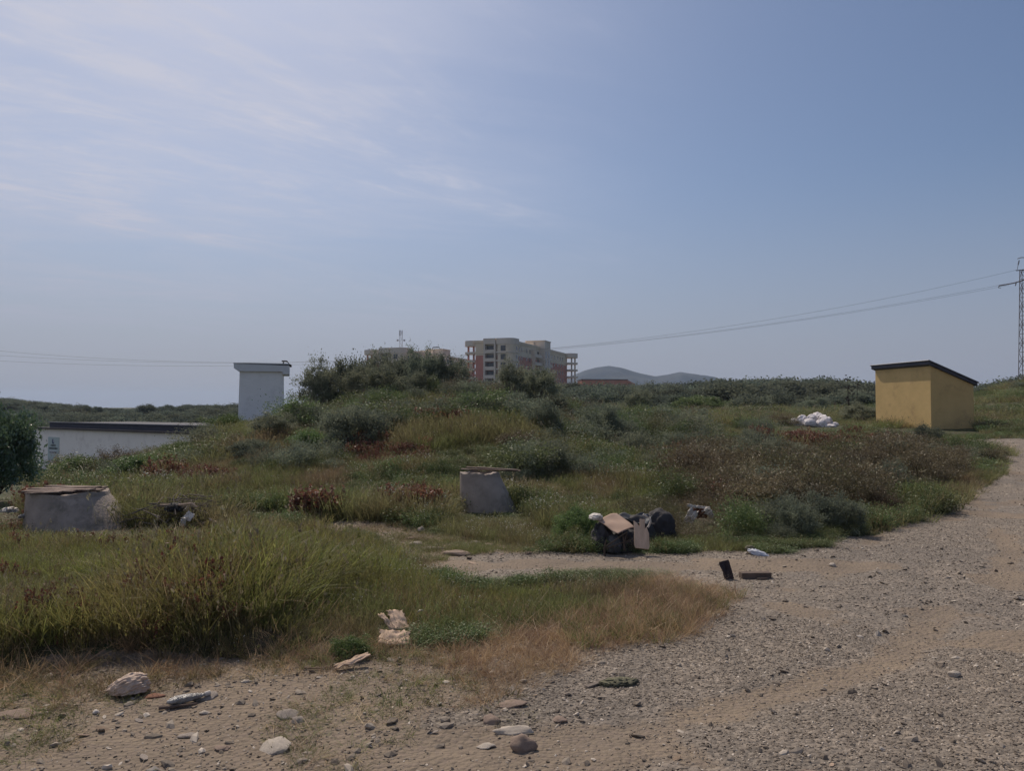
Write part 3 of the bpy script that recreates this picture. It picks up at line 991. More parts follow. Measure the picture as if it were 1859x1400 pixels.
def wire(pts_px, depth_r, depth_l, label, X1, Z1):
    xs, zs = [X1], [Z1]
    # straight plan line from pylon to pylon
    xa, ya, xb, yb = X1, depth_r, -118.0, depth_l
    for px, py in pts_px:
        u = (px - CX) / FPX
        # solve point on plan line with x = u*y
        t = (u * ya - xa) / ((xb - xa) - u * (yb - ya))
        x = xa + (xb - xa) * t; y = ya + (yb - ya) * t
        xs.append(x); zs.append(at(px, py, y).z)
    c = np.polyfit(xs, zs, 2, w=[6] + [1] * len(pts_px))
    P = []
    for i in range(81):
        t = i / 80
        x = xa + (xb - xa) * t; y = ya + (yb - ya) * t
        P.append((x, y, float(np.polyval(c, x))))
    m = MB(); m.tube(P, .012, 5)
    o = m.obj('overhead_wire', WIREM)
    tag(o, label, 'power line', 'three overhead wires of the power line')
    return P[-1]


e1 = wire([(1620, 541), (1400, 576), (1000, 625), (430, 671), (0, 632)], 100, 112, 'highest overhead wire, tied at the top of the pylon', pb.x - .9, ZT)
e2 = wire([(1620, 546), (1400, 583), (1000, 628), (430, 673), (0, 639)], 99.6, 112.6, 'middle overhead wire, just under the highest one', pb.x - 2.7, ZT - 1.9)
e3 = wire([(1620, 549), (1400, 586), (1000, 631), (430, 676), (0, 650)], 98.6, 113.2, 'lowest overhead wire crossing the sky behind the white tower', pb.x - 2.85, ZT - 2.2)

# ------------------------------------------------------------------ foliage meshes
def crown_mesh(name, seed, mat, nclump=60, leaves=110, leaf=.05, clump=.20, rad=(1, 1, .8), zc=.75, flat=.0, shell=.55, aspect=2.0, spiky=0.0, lean=(0, 0), irr=.16):
    rg = np.random.default_rng(seed)
    d = rg.normal(size=(nclump, 3)); d /= np.linalg.norm(d, axis=1)[:, None]
    d[:, 2] = np.where(d[:, 2] < -.55, -d[:, 2] * .6, d[:, 2])
    rr = shell + (1 - shell) * rg.random(nclump)
    rr *= 1 + .28 * (rg.random(nclump) - .35)
    # lobes: some sides reach out, others fall short
    az_ = np.arctan2(d[:, 1], d[:, 0]); ph = rg.random(4) * 6.28
    lob = 1 + irr * (.55 * np.sin(2 * az_ + ph[0]) + .45 * np.sin(3 * az_ + ph[1]) + .35 * np.sin(5 * az_ + ph[2] + 3 * d[:, 2]))
    rr *= lob
    C = d * rr[:, None] * np.array(rad)
    C[:, 2] += zc
    C[:, 0] += lean[0] * C[:, 2]; C[:, 1] += lean[1] * C[:, 2]
    C[:, 2] = np.maximum(C[:, 2], .12 * rad[2])
    cs = clump * (0.6 + .8 * rg.random(nclump))
    n = nclump * leaves
    ci = np.repeat(np.arange(nclump), leaves)
    off = rg.normal(size=(n, 3)) * .5
    off[:, 2] *= .8
    P = C[ci] + off * cs[ci][:, None]
    if spiky:
        k = rg.random(n) < spiky
        P[k] += (P[k] - np.array([0, 0, zc * .5])) * rg.random(k.sum())[:, None] * .25
    ctr = np.array([0, 0, zc * .6])
    outd = P - ctr; outd /= (np.linalg.norm(outd, axis=1)[:, None] + 1e-6)
    a = outd * .7 + rg.normal(size=(n, 3)) * .7; a /= np.linalg.norm(a, axis=1)[:, None]
    b = np.cross(a, rg.normal(size=(n, 3))); b /= np.linalg.norm(b, axis=1)[:, None]
    ls = leaf * (.6 + .8 * rg.random(n))
    A = a * ls[:, None]; B = b * (ls / aspect)[:, None]
    V = np.stack([P - A, P + B, P + A, P - B], 1).reshape(-1, 3)
    V[:, 2] = np.maximum(V[:, 2], .0)
    F = np.arange(n * 4).reshape(n, 4)
    tint = np.clip(.5 + 1.1 * (rg.random(nclump)[ci] - .5) + .4 * (rg.random(n) - .5), 0, 1)
    me = mesh_np(name, V, F, mat, dict(tint=np.repeat(tint, 4)))
    return me, C


def limbs_mesh(name, C, mat, seed, r0=.05, n=16, stem=.25, trunks=1, base_spread=.1):
    rg = random.Random(seed)
    m = MB()
    forks = []
    for k in range(trunks):
        bx, by = rg.uniform(-base_spread, base_spread), rg.uniform(-base_spread, base_spread)
        tx, ty = bx * 1.5 + rg.uniform(-.06, .06), by * 1.5 + rg.uniform(-.06, .06)
        m.tube([(bx, by, -.15), ((bx + tx) / 2, (by + ty) / 2, stem * .5), (tx, ty, stem)], r0, 7, r0 * .75)
        forks.append(Vector((tx, ty, stem)))
    idx = list(range(len(C))); rg.shuffle(idx)
    for i in idx[:n]:
        c = Vector(C[i]); f = min(forks, key=lambda q: (q - c).length)
        mid = f.lerp(c, .5) + Vector((rg.uniform(-.1, .1), rg.uniform(-.1, .1), rg.uniform(0, .12))) * (c - f).length
        end = f.lerp(c, 1.08)
        m.tube([f, mid, end], r0 * .55, 5, r0 * .1)
        for _ in range(2):
            q2 = mid.lerp(end, rg.random())
            e2 = q2 + Vector((rg.uniform(-1, 1), rg.uniform(-1, 1), rg.uniform(-.2, 1))) * .22 * (c - f).length
            m.tube([q2, e2], r0 * .2, 4, r0 * .06)
    me = bpy.data.meshes.new(name)
    me.from_pydata(m.v, [], m.f); me.materials.append(mat); me.update()
    return me


PROTO = {}
def make_proto(key, mat, bark, seeds, **kw):
    lk = kw.pop('limb', {})
    PROTO[key] = []
    for s in seeds:
        me, C = crown_mesh(key + '_crown', s, mat, **kw)
        PROTO[key].append((me, limbs_mesh(key + '_trunk', C, bark, s, **lk)))


make_proto('shrub_dark', DARKL, BARK, (1, 2, 3, 41, 42), nclump=90, leaves=140, leaf=.034, clump=.22, rad=(1, 1, .85), zc=.72, spiky=.18, irr=.24, limb=dict(n=22, r0=.035, stem=.2, trunks=3, base_spread=.25))
make_proto('shrub_olive', OLIVE, TWIG, (4, 5, 6, 43), irr=.24, nclump=85, leaves=120, leaf=.036, clump=.20, rad=(1, 1, .9), zc=.82, spiky=.2, limb=dict(n=30, r0=.03, stem=.2, trunks=3, base_spread=.25))
make_proto('shrub_bright', BRIGHTL, BARK, (7, 8), nclump=65, leaves=150, leaf=.036, clump=.24, rad=(1, 1, .8), zc=.7, limb=dict(n=14, r0=.03, stem=.15))
make_proto('shrub_glossy', GLOSSY, BARK, (9, ), nclump=130, leaves=150, leaf=.045, clump=.22, rad=(1, 1, .95), zc=.9, aspect=2.6, limb=dict(n=24, r0=.03, stem=.2, trunks=3))
make_proto('brush', BRUSHL, TWIGD, (10, 11, 12), irr=.28, nclump=75, leaves=85, leaf=.035, clump=.22, rad=(1, 1, .75), zc=.62, spiky=.4, aspect=3, limb=dict(n=45, r0=.018, stem=.06, trunks=5, base_spread=.4))
make_proto('bare_brush', BRUSHL, TWIG, (13, 14), nclump=60, leaves=18, leaf=.03, clump=.2, rad=(1, 1, .8), zc=.6, spiky=.4, aspect=3, limb=dict(n=58, r0=.014, stem=.05, trunks=6, base_spread=.4))
make_proto('tree_far', FARL, BARK, (15, 16, 17, 18), nclump=55, leaves=170, leaf=.042, clump=.28, shell=.35, rad=(.92, .92, .58), zc=1.0, limb=dict(n=10, r0=.05, stem=.45, trunks=1))
make_proto('tree_far_b', DARKL, BARK, (19, 20, 21), nclump=50, leaves=170, leaf=.042, clump=.27, shell=.35, rad=(.75, .75, .75), zc=1.1, limb=dict(n=10, r0=.05, stem=.5, trunks=1))
_pc = {}


def plant(key, loc, w, h, name, label, cat, group=None, seed=0, rz=None):
    """one shrub or tree: crown + trunk, w = radius, h = height"""
    v = PROTO[key]; k = _pc.get(key, 0); _pc[key] = k + 1
    cme, tme = v[k % len(v)]
    o = empty(name, loc, rz if rz is not None else (k * 1.7 + seed), label, cat, group)
    zmax = {'tree_far': 1.65, 'tree_far_b': 1.95}.get(key, 1.65)
    rs = random.Random(k * 7 + len(key))
    o.scale = (w * rs.uniform(.85, 1.2), w * rs.uniform(.8, 1.1), h / zmax)
    link('crown', cme, o); link('trunk', tme, o)
    return o


def bush_px(key, px, base_py, d, wpx, hpx, label, name='shrub', cat='shrub', group=None, sink=0.0):
    if base_py > 765:
        g_ = G(px, base_py)
        if .6 < g_.y / d < 1.5: d = g_.y
    p = at(px, base_py, d)
    z = h1(p.x, p.y)
    s = d / FPX
    hh = max(at(px, base_py - hpx, d).z - z + .05, hpx * s * .45)
    return plant(key, (p.x, p.y, z - .05 - sink), wpx * s * .5, hh, name, label, cat, group)


GC = 'shrubs crowning the mound'
# (kind, centre px, base py, distance, width px, height px, label)
B_ = [
    ('shrub_olive', 572, 740, 35, 74, 70, 'grey-green shrub at the left end of the thicket on the mound'),
    ('shrub_dark', 612, 742, 36, 84, 90, 'dark dense shrub second from the left end of the thicket on the mound'),
    ('shrub_olive', 650, 740, 34, 70, 76, 'grey-green shrub in front of the dark ones left of the farther apartment block'),
    ('shrub_dark', 668, 735, 38, 80, 92, 'dark shrub below the left end of the farther apartment block'),
    ('shrub_olive', 700, 742, 33.5, 84, 72, 'olive shrub with pale leaf tips in the middle of the thicket on the mound'),
    ('shrub_dark', 722, 730, 38, 84, 88, 'dark shrub directly below the antenna mast'),
    ('shrub_dark', 770, 728, 36, 82, 96, 'tallest dark shrub of the thicket, below the stair tower of the farther block'),
    ('shrub_olive', 765, 740, 33.5, 70, 60, 'low olive shrub at the foot of the tallest dark shrub'),
    ('shrub_dark', 812, 726, 36, 76, 84, 'dark shrub between the two apartment blocks'),
    ('bare_brush', 838, 735, 34, 84, 66, 'thin greyish brushwood shrub at the left foot of the larger apartment block'),
    ('bare_brush', 878, 730, 34, 90, 52, 'thin brownish brushwood shrub below the left balconies of the larger block'),
    ('shrub_olive', 925, 728, 35, 66, 62, 'loose olive shrub in front of the middle of the larger apartment block'),
    ('shrub_dark', 950, 730, 37, 56, 60, 'small dark shrub in front of the larger block, between two loose olive ones'),
    ('shrub_olive', 978, 732, 36, 66, 64, 'loose olive shrub below the right end of the larger apartment block'),
    ('shrub_dark', 648, 826, 24, 112, 92, 'big dark shrub halfway down the left side of the mound'),
    ('shrub_bright', 574, 822, 24, 80, 50, 'small green shrub left of the big dark one on the mound side'),
    ('shrub_dark', 690, 790, 27, 60, 50, 'dark shrub right behind the big one on the mound side'),
    ('shrub_dark', 985, 795, 23, 84, 68, 'dark green shrub on the right shoulder of the mound'),
    ('shrub_olive', 1005, 758, 28, 56, 38, 'small olive shrub on the ridge right of the larger apartment block'),
    ('shrub_dark', 1092, 812, 22, 88, 78, 'dark bushy shrub in the meadow right of the mound'),
    ('shrub_dark', 1128, 788, 27, 52, 46, 'small dark shrub behind the bushy one in the meadow right of the mound'),
    ('shrub_olive', 1160, 752, 45, 64, 40, 'rounded grey shrub in front of the tree line below the mountain'),
    ('shrub_bright', 1270, 750, 60, 84, 34, 'bright green rounded shrub in front of the tree line'),
    ('shrub_bright', 402, 790, 40, 66, 44, 'light green shrub at the foot of the white tower'),
    ('shrub_dark', 378, 800, 38, 50, 30, 'dark shrub at the right end of the low white building'),
    ('brush', 212, 845, 27, 80, 38, 'dark twiggy shrub in front of the middle of the low white building'),
    ('brush', 118, 850, 27, 70, 34, 'dark low shrub covering the foot of the notice board'),
    ('shrub_bright', 262, 868, 23, 110, 46, 'green low shrub at the foot of the left slope'),
    ('shrub_bright', 165, 872, 22, 110, 52, 'green low shrub behind the left concrete shaft'),
    ('shrub_bright', 330, 840, 27, 90, 40, 'green shrub on the slope below the right end of the low white building'),
    ('shrub_glossy', -2, 915, 12.5, 126, 160, 'glossy dark green shrub at the left edge'),
    ('brush', 1398, 930, 13.5, 150, 80, 'dark brown brush right of the broken carton'),
    ('brush', 1470, 950, 12.5, 120, 92, 'dark leafy brush in the middle of the roadside weeds'),
    ('shrub_dark', 1448, 975, 11.6, 86, 66, 'dark green weed bush nearest the road right of the white plastic bag'),
    ('brush', 1545, 930, 13.5, 130, 88, 'wide brown brush of the roadside weeds below the white sacks'),
    ('shrub_dark', 1610, 900, 15.5, 84, 60, 'dark green spiky bush in the roadside weeds left of the road bend'),
    ('brush', 1672, 880, 16.5, 110, 74, 'brown brush in the weeds in front of the yellow shed'),
    ('brush', 1735, 850, 19, 90, 50, 'low brown brush beside the road bend'),
    ('shrub_dark', 1682, 808, 25, 50, 38, 'small dark bush touching the near corner of the yellow shed'),
    ('brush', 1300, 870, 17, 110, 60, 'brown-green brush above the broken carton'),
    ('bare_brush', 1225, 965, 11.5, 90, 50, 'tangled dry brushwood between the dumped chair and the broken carton'),
    ('bare_brush', 1310, 968, 11.8, 90, 56, 'grey dry brushwood below the broken carton'),
    ('shrub_bright', 1042, 985, 11.0, 84, 74, 'green leafy weed bush left of the dumped armchair'),
    ('brush', 1420, 772, 36, 60, 26, 'reddish brown brush left of the white sacks'),
    ('shrub_dark', 1478, 748, 60, 60, 26, 'dark low shrub behind the white sacks'),
    ('shrub_olive', 1560, 768, 45, 70, 32, 'grey-green low shrub left of the yellow shed'),
    ('bare_brush', 540, 1170, 5.9, 60, 50, 'dark dry brushwood tangle low in the foreground grass'),
    ('shrub_dark', 700, 800, 22, 90, 56, 'broad dark shrub right of the big one on the mound side'),
    ('brush', 940, 820, 20, 80, 44, 'brown brush on the mound side above the round concrete shaft'),
    ('shrub_dark', 1235, 830, 19, 90, 44, 'dark green shrub in the meadow left of the red weeds'),
    ('brush', 1360, 900, 14.5, 120, 76, 'tall brown brush right above the broken carton'),
    ('shrub_dark', 1520, 965, 12, 90, 70, 'dark green weed bush near the road below the white sacks'),
    ('brush', 1590, 940, 13.5, 90, 64, 'brown brush close to the road, left of the spiky bush'),
    ('shrub_olive', 1415, 850, 18, 90, 50, 'olive weed bush between the red weeds and the brown brush'),
    ('brush', 1555, 860, 17, 110, 56, 'brown brush behind the wide one, under the shed-side weeds'),
    ('shrub_dark', 1640, 850, 18, 80, 48, 'dark bush straight below the near corner of the yellow shed'),
    ('brush', 1800, 836, 21, 60, 30, 'low brush at the inner side of the road bend'),
    ('shrub_bright', 860, 905, 13, 60, 26, 'small green weed clump at the left foot of the round concrete shaft'),
    ('shrub_dark', 780, 935, 12, 80, 36, 'dark leafy clump beside the red sorrel left of the round shaft'),
    ('shrub_olive', 500, 800, 27, 90, 44, 'grey-green shrub on the slope right below the white tower'),
    ('shrub_dark', 455, 835, 22, 80, 40, 'dark low shrub on the left slope under the white tower'),
    ('shrub_bright', 640, 1190, 5.6, 70, 46, 'small leafy weed beside the broken wood in the foreground'),
]
for i, b in enumerate(B_):
    if i < 14: b = b[:3] + (b[3] * .8,) + b[4:]      # rooted just behind the crest
    grp = GC if i < 14 else ('shrubs scattered over the waste ground' if b[0].startswith('shrub') else 'brushwood scattered over the waste ground')
    nm = 'shrub' if b[0].startswith('shrub') else 'brushwood'
    bush_px(*b, name=nm, cat=nm, group=grp)

# tree line
rgt = random.Random(5)
def place_name(px):
    if px < 1050: return 'below the larger apartment block'
    if px < 1160: return 'in front of the orange building'
    if px < 1300: return 'below the mountain'
    if px < 1400: return 'right of the mountain'
    if px < 1520: return 'behind the white sacks'
    return 'left of the yellow shed'
TT_ = []
_seen = {}
ORD = ['', 'first', 'second', 'third', 'fourth', 'fifth', 'sixth', 'seventh', 'eighth', 'ninth', 'tenth', 'eleventh', 'twelfth']
px = 1000
while px < 1590:
    top = np.interp(px, [1000, 1050, 1150, 1200, 1255, 1300, 1330, 1400, 1440, 1470, 1500, 1530, 1590], [700, 702, 704, 700, 700, 696, 689, 690, 694, 692, 690, 701, 704])
    TT_.append((px, top + rgt.choice([-6, -1, 2, 6]) + rgt.uniform(-2, 2), rgt.uniform(118, 135)))
    px += rgt.uniform(14, 22)
px = 1010
while px < 1600:
    top = np.interp(px, [1000, 1200, 1300, 1600], [715, 712, 708, 715])
    TT_.append((px, top + rgt.uniform(-4, 5), rgt.uniform(85, 105)))
    px += rgt.uniform(20, 30)
px = 1770
while px < 1860:
    px += 40
for px, topy, d in TT_:
    p = at(px, topy, d); z = h1(p.x, p.y)
    hgt = max(p.z - z, 1.6)
    kd = rgt.choice(['tree_far', 'tree_far', 'tree_far_b'])
    front = d < 110
    lab = ('narrow dark tree ' if kd == 'tree_far_b' else 'broad dusky tree ') + ('near row, ' if front else 'far row, ') + place_name(px)
    rk = (lab,); _seen[rk] = _seen.get(rk, 0) + 1
    if _seen[rk] > 1: lab = lab.replace(' tree ', ' tree, %s from the left, ' % ORD[_seen[rk]])
    else: lab = lab.replace(' tree ', ' tree, leftmost, ')
    plant(kd, (p.x, p.y, z - .1), hgt * rgt.uniform(.62, .85), hgt, 'tree', lab, 'tree', 'trees of the far tree line')
for i, (px, topy) in enumerate([(150, 733), (178, 737), (252, 738), (268, 732), (292, 736), (306, 734), (326, 737), (345, 736), (372, 737), (392, 735), (418, 736)]):
    d = 175 + 12 * (i % 3)
    p = at(px, topy, d); z = h1(p.x, p.y); hgt = max(p.z - z, 2.0)
    plant('tree_far', (p.x, p.y, z - .3), hgt * .9, hgt, 'tree', 'small dark tree on the far left skyline, %s from the left' % ORD[i + 1], 'tree', 'trees on the far left skyline')
# a lone bright tree and a flowering stalk on the skyline
bush_px('shrub_bright', 1345, 735, 84, 46, 42, 'lighter green tree standing out of the dark tree line', name='tree', cat='tree')

# ------------------------------------------------------------------ scattered growth (uncountable)
SRC = {}


def source(coll, name, me):
    c = bpy.data.collections.get(coll) or bpy.data.collections.new(coll)
    o = bpy.data.objects.new(name, me)
    c.objects.link(o)
    return c


def scatter(name, coll, P, rot, scl, idx, label, cat):
    me = bpy.data.meshes.new(name)
    n = len(P)
    me.vertices.add(n); me.vertices.foreach_set('co', np.asarray(P, np.float32).ravel())
    a = me.attributes.new('rot', 'FLOAT_VECTOR', 'POINT'); a.data.foreach_set('vector', np.asarray(rot, np.float32).ravel())
    a = me.attributes.new('scl', 'FLOAT_VECTOR', 'POINT'); a.data.foreach_set('vector', np.asarray(scl, np.float32).ravel())
    a = me.attributes.new('idx', 'INT', 'POINT'); a.data.foreach_set('value', np.asarray(idx, np.int32))
    o = link(name, me)
    tag(o, label, cat, kind='stuff')
    g = bpy.data.node_groups.new(name, 'GeometryNodeTree')
    g.interface.new_socket('Geometry', in_out='INPUT', socket_type='NodeSocketGeometry')
    g.interface.new_socket('Geometry', in_out='OUTPUT', socket_type='NodeSocketGeometry')
    gi = g.nodes.new('NodeGroupInput'); go = g.nodes.new('NodeGroupOutput')
    ip = g.nodes.new('GeometryNodeInstanceOnPoints')
    ci = g.nodes.new('GeometryNodeCollectionInfo')
    ci.inputs[0].default_value = coll
    ci.inputs[1].default_value = True; ci.inputs[2].default_value = True
    def na(nm, ty):
        x = g.nodes.new('GeometryNodeInputNamedAttribute'); x.data_type = ty; x.inputs[0].default_value = nm
        return x.outputs[0]
    ip.inputs['Pick Instance'].default_value = True
    g.links.new(gi.outputs[0], ip.inputs['Points'])
    g.links.new(ci.outputs[0], ip.inputs['Instance'])
    g.links.new(na('idx', 'INT'), ip.inputs['Instance Index'])
    er = g.nodes.new('FunctionNodeEulerToRotation')
    g.links.new(na('rot', 'FLOAT_VECTOR'), er.inputs[0])
    g.links.new(er.outputs[0], ip.inputs['Rotation'])
    g.links.new(na('scl', 'FLOAT_VECTOR'), ip.inputs['Scale'])
    g.links.new(ip.outputs[0], go.inputs[0])
    md = o.modifiers.new('scatter', 'NODES'); md.node_group = g
    return o


def blades(name, seed, mat, n=30, rad=.10, h=(.6, 1.0), w=.012, lean=.35, curl=.5, segs=4, heads=0, hmat=None):
    """a tuft of tapering, bending blades, unit height"""
    rg = np.random.default_rng(seed)
    V = []; F = []; T = []
    for i in range(n):
        a = rg.random() * 6.283; r = rad * math.sqrt(rg.random())
        bx, by = r * math.cos(a), r * math.sin(a)
        la = a + rg.normal() * .8
        dx, dy = math.cos(la), math.sin(la)
        hh = rg.uniform(*h); le = lean * rg.random() + .08; cu = curl * rg.random() ** 1.5
        wx, wy = -dy, dx
        ta = rg.random() * 3.14
        wx, wy = math.cos(ta), math.sin(ta)
        b = len(V); t_ = rg.random()
        for k in range(segs + 1):
            s = k / segs
            out = hh * (le * s + cu * s ** 2.5)
            up = hh * (s - cu * .45 * s ** 3)
            ww = w * (1 - s) ** .7 * (.6 + .8 * rg.random() * 0 + .4)
            p = np.array([bx + dx * out, by + dy * out, up])
            if k < segs:
                V.append(p - np.array([wx, wy, 0]) * ww); V.append(p + np.array([wx, wy, 0]) * ww); T += [t_, t_]
            else:
                V.append(p); T.append(t_)
        for k in range(segs - 1):
            q_ = b + 2 * k
            F.append((q_, q_ + 1, q_ + 3, q_ + 2))
        q_ = b + 2 * (segs - 1)
        F.append((q_, q_ + 1, q_ + 2))
        if heads and rg.random() < heads:
            c = V[-1]
            for _ in range(9):
                cc = c - np.array([dx * .0, 0, rg.random() * .18]) + rg.normal(size=3) * .012
                e = rg.normal(size=3) * .008; f_ = np.array([0, 0, .03]) + rg.normal(size=3) * .006
                bb = len(V)
                V += [cc - e, cc + f_, cc + e, cc - f_]; T += [t_] * 4
                F.append((bb, bb + 1, bb + 2, bb + 3))
    me = mesh_np(name, np.array(V), F, mat, dict(tint=T))
    return me


def headed(name, seed, stem_mat, head_mat, n=10, rad=.15, h=(.7, 1), hs=.02, nh=6, cluster=.03, spike=0.0, w=.006):
    """thin stems carrying flower heads or seed spikes; two materials in one mesh"""
    rg = np.random.default_rng(seed)
    V = []; F = []; T = []; Mi = []
    for i in range(n):
        a = rg.random() * 6.283; r = rad * math.sqrt(rg.random())
        p0 = np.array([r * math.cos(a), r * math.sin(a), 0])
        hh = rg.uniform(*h)
        p1 = p0 + np.array([rg.normal() * .12, rg.normal() * .12, hh])
        ta = rg.random() * 3.14; wv = np.array([math.cos(ta), math.sin(ta), 0]) * w
        b = len(V); V += [p0 - wv, p0 + wv, p1 + wv * .4, p1 - wv * .4]; T += [rg.random()] * 4; F.append((b, b + 1, b + 2, b + 3)); Mi.append(0)
        for j in range(nh):
            s = rg.random()
            c = p1 - (p1 - p0) * spike * s + rg.normal(size=3) * cluster * (1 - .5 * s if spike else 1)
            e = rg.normal(size=3); e /= np.linalg.norm(e); f_ = np.cross(e, rg.normal(size=3)); f_ /= np.linalg.norm(f_)
            k = hs * rg.uniform(.6, 1.3)
            b = len(V); V += [c - e * k, c + f_ * k, c + e * k, c - f_ * k]; T += [rg.random()] * 4; F.append((b, b + 1, b + 2, b + 3)); Mi.append(1)
    return mesh_np(name, np.array(V), F, [stem_mat, head_mat], dict(tint=T), midx=Mi)


for i in range(8):
    source('src_green', 'g%d' % i, blades('tuft', 100 + i, GREEN, n=40, rad=.34, w=.0105 + .001 * (i % 3), lean=.45, curl=.6, heads=.12))
    source('src_lush', 'l%d' % i, blades('tuft', 200 + i, LUSHM, n=54, rad=.30, w=.0100, lean=.5, curl=.8, h=(.5, 1.0), heads=.06))
for i in range(6):
    source('src_straw', 's%d' % i, blades('tuft', 300 + i, STRAW, n=40, rad=.5, w=.011, lean=.8, curl=.9, h=(.4, 1)))
    source('src_stalk', 'k%d' % i, blades('tuft', 400 + i, STALK, n=9, rad=.35, w=.0055, lean=.3, curl=.45, h=(.6, 1.1), heads=.6))
    source('src_red', 'r%d' % i, headed('sorrel', 500 + i, STALK, RED, n=14, rad=.45, hs=.040, nh=20, cluster=.03, spike=.55))
    source('src_white', 'w%d' % i, headed('flower', 600 + i, GREEN, WHITEF, n=7, rad=.6, hs=.014, nh=4, cluster=.022))
for i in range(5):
    me, C = crown_mesh('herb', 700 + i, HERB, nclump=16, leaves=50, leaf=.045, clump=.4, rad=(.8, .8, .5), zc=.5, shell=.3, spiky=.3)
    source('src_herb', 'h%d' % i, me)
    me, C = crown_mesh('brushm', 720 + i, BRUSHL, nclump=16, leaves=22, leaf=.055, clump=.4, rad=(.7, .7, .6), zc=.55, shell=.3, spiky=.5, aspect=4)
    source('src_brush', 'b%d' % i, me)
    me, C = crown_mesh('scrub', 740 + i, FARL, nclump=34, leaves=120, leaf=.06, clump=.3, rad=(1, 1, .55), zc=.5)
    source('src_scrub', 'c%d' % i, me)


def stone_mesh(seed, sub=2, flat=.6, amp=.25, mat=STONE, fr=1.4, sx=1.0):
    import bmesh
    bm = bmesh.new()
    bmesh.ops.create_icosphere(bm, subdivisions=sub, radius=1)
    off = Vector((seed * 7.3, seed * 3.1, seed * 1.7))
    for v in bm.verts:
        c = v.co.copy()
        k = 1 + amp * mnoise.noise(c * fr + off) * 2 + amp * .5 * mnoise.noise(c * fr * 2.5 + off)
        # facets
        for d_ in range(5):
            ax = Vector((math.sin(seed * 3 + d_ * 2.1), math.cos(seed * 5 + d_ * 1.7), math.sin(seed + d_ * 4.3))).normalized()
            lim = .72 + .1 * math.sin(seed * 11 + d_)
            dp = c.dot(ax)
            if dp > lim: c = c - ax * (dp - lim) * .85
        v.co = Vector((c.x * k * sx, c.y * k, c.z * k * flat))
    me = bpy.data.meshes.new('stone'); bm.to_mesh(me); bm.free()
    me.materials.append(mat)
    if sub > 1:
        for p in me.polygons: p.use_smooth = sub >= 3
    return me


PEB = bpy.data.materials.new('pebbles')
PEB.use_nodes = True
t = PEB.node_tree
p = t.nodes['Principled BSDF']; p.inputs['Roughness'].default_value = .8; p.inputs['Specular IOR Level'].default_value = .3
oi = N(t, 'ShaderNodeObjectInfo')
cr = N(t, 'ShaderNodeValToRGB')
cr.color_ramp.elements[0].color = (.145, .115, .088, 1); cr.color_ramp.elements[1].color = (.60, .52, .43, 1)
e = cr.color_ramp.elements.new(.45); e.color = (.205, .166, .130, 1)
e = cr.color_ramp.elements.new(.85); e.color = (.31, .258, .205, 1)
L(t, oi.outputs['Random'], cr.inputs[0]); L(t, cr.outputs[0], p.inputs['Base Color'])
for i in range(6):
    source('src_peb', 'p%d' % i, stone_mesh(i + 1, 1, .45 + .06 * i, .2, PEB, sx=1 + .12 * i))


def polar_samples(n, r0, r1, th0=-50, th1=50, power=1.0, seed=0):
    """points over the sector; power 1 = even per area, lower = denser near"""
    rg = np.random.default_rng(seed)
    e_ = 2 * power
    r = (r0 ** e_ + rg.random(n) * (r1 ** e_ - r0 ** e_)) ** (1 / e_) if power > 0.01 else r0 * (r1 / r0) ** rg.random(n)
    th = np.radians(th0 + (th1 - th0) * rg.random(n))
    return r * np.sin(th), r * np.cos(th), r, rg


SHED_C = Nn + dl * 1.86 + dr * 1.0


def clear_of(x, y, px, py):
    """keep growth out of built things"""
    dx = x - SHED_C.x; dy = y - SHED_C.y
    a1 = np.abs(dx * dl.x + dy * dl.y); a2 = np.abs(dx * dr.x + dy * dr.y)
    ok = ~((a1 < 1.95) & (a2 < 1.1))
    tx = x - T0.x; ty = y - T0.y - 1.3
    ok &= ~((np.abs(tx) < 1.5) & (np.abs(ty) < 1.5))
    return ok


WELLS = []


def ell(px, py, cx, cy, rx, ry):
    return np.exp(-(((px - cx) / rx) ** 2 + ((py - cy) / ry) ** 2) * 1.2)


REDP = [(750, 920, 70, 24), (860, 742, 75, 16), (800, 775, 50, 10), (920, 735, 50, 10), (1260, 832, 90, 14), (1480, 806, 150, 14), (1640, 812, 90, 12),
        (30, 950, 80, 26), (110, 1010, 60, 30), (345, 872, 110, 14), (620, 792, 60, 18), (1350, 905, 60, 20), (215, 1060, 70, 20), (560, 940, 60, 12), (1390, 845, 90, 22), (700, 830, 90, 20)]
BROWNP = [(1480, 890, 190, 85), (1650, 860, 120, 60), (1300, 900, 100, 60), (1400, 840, 160, 30), (1250, 950, 120, 45), (640, 800, 60, 20)]
WHITEP = [(1130, 895, 75, 28), (1040, 950, 60, 45), (700, 850, 120, 40), (1380, 790, 40, 10), (60, 1062, 28, 10), (1480, 965, 70, 20), (930, 930, 60, 25), (300, 1080, 160, 60),
          (250, 900, 60, 30), (1100, 800, 120, 40), (800, 1000, 200, 80)]


def field(lst, px, py):
    f = np.zeros(px.shape)
    for e_ in lst: f = np.maximum(f, ell(px, py, *e_))
    return f


acc = {k: [] for k in ('src_green', 'src_lush', 'src_straw', 'src_stalk', 'src_red', 'src_white', 'src_herb', 'src_brush')}


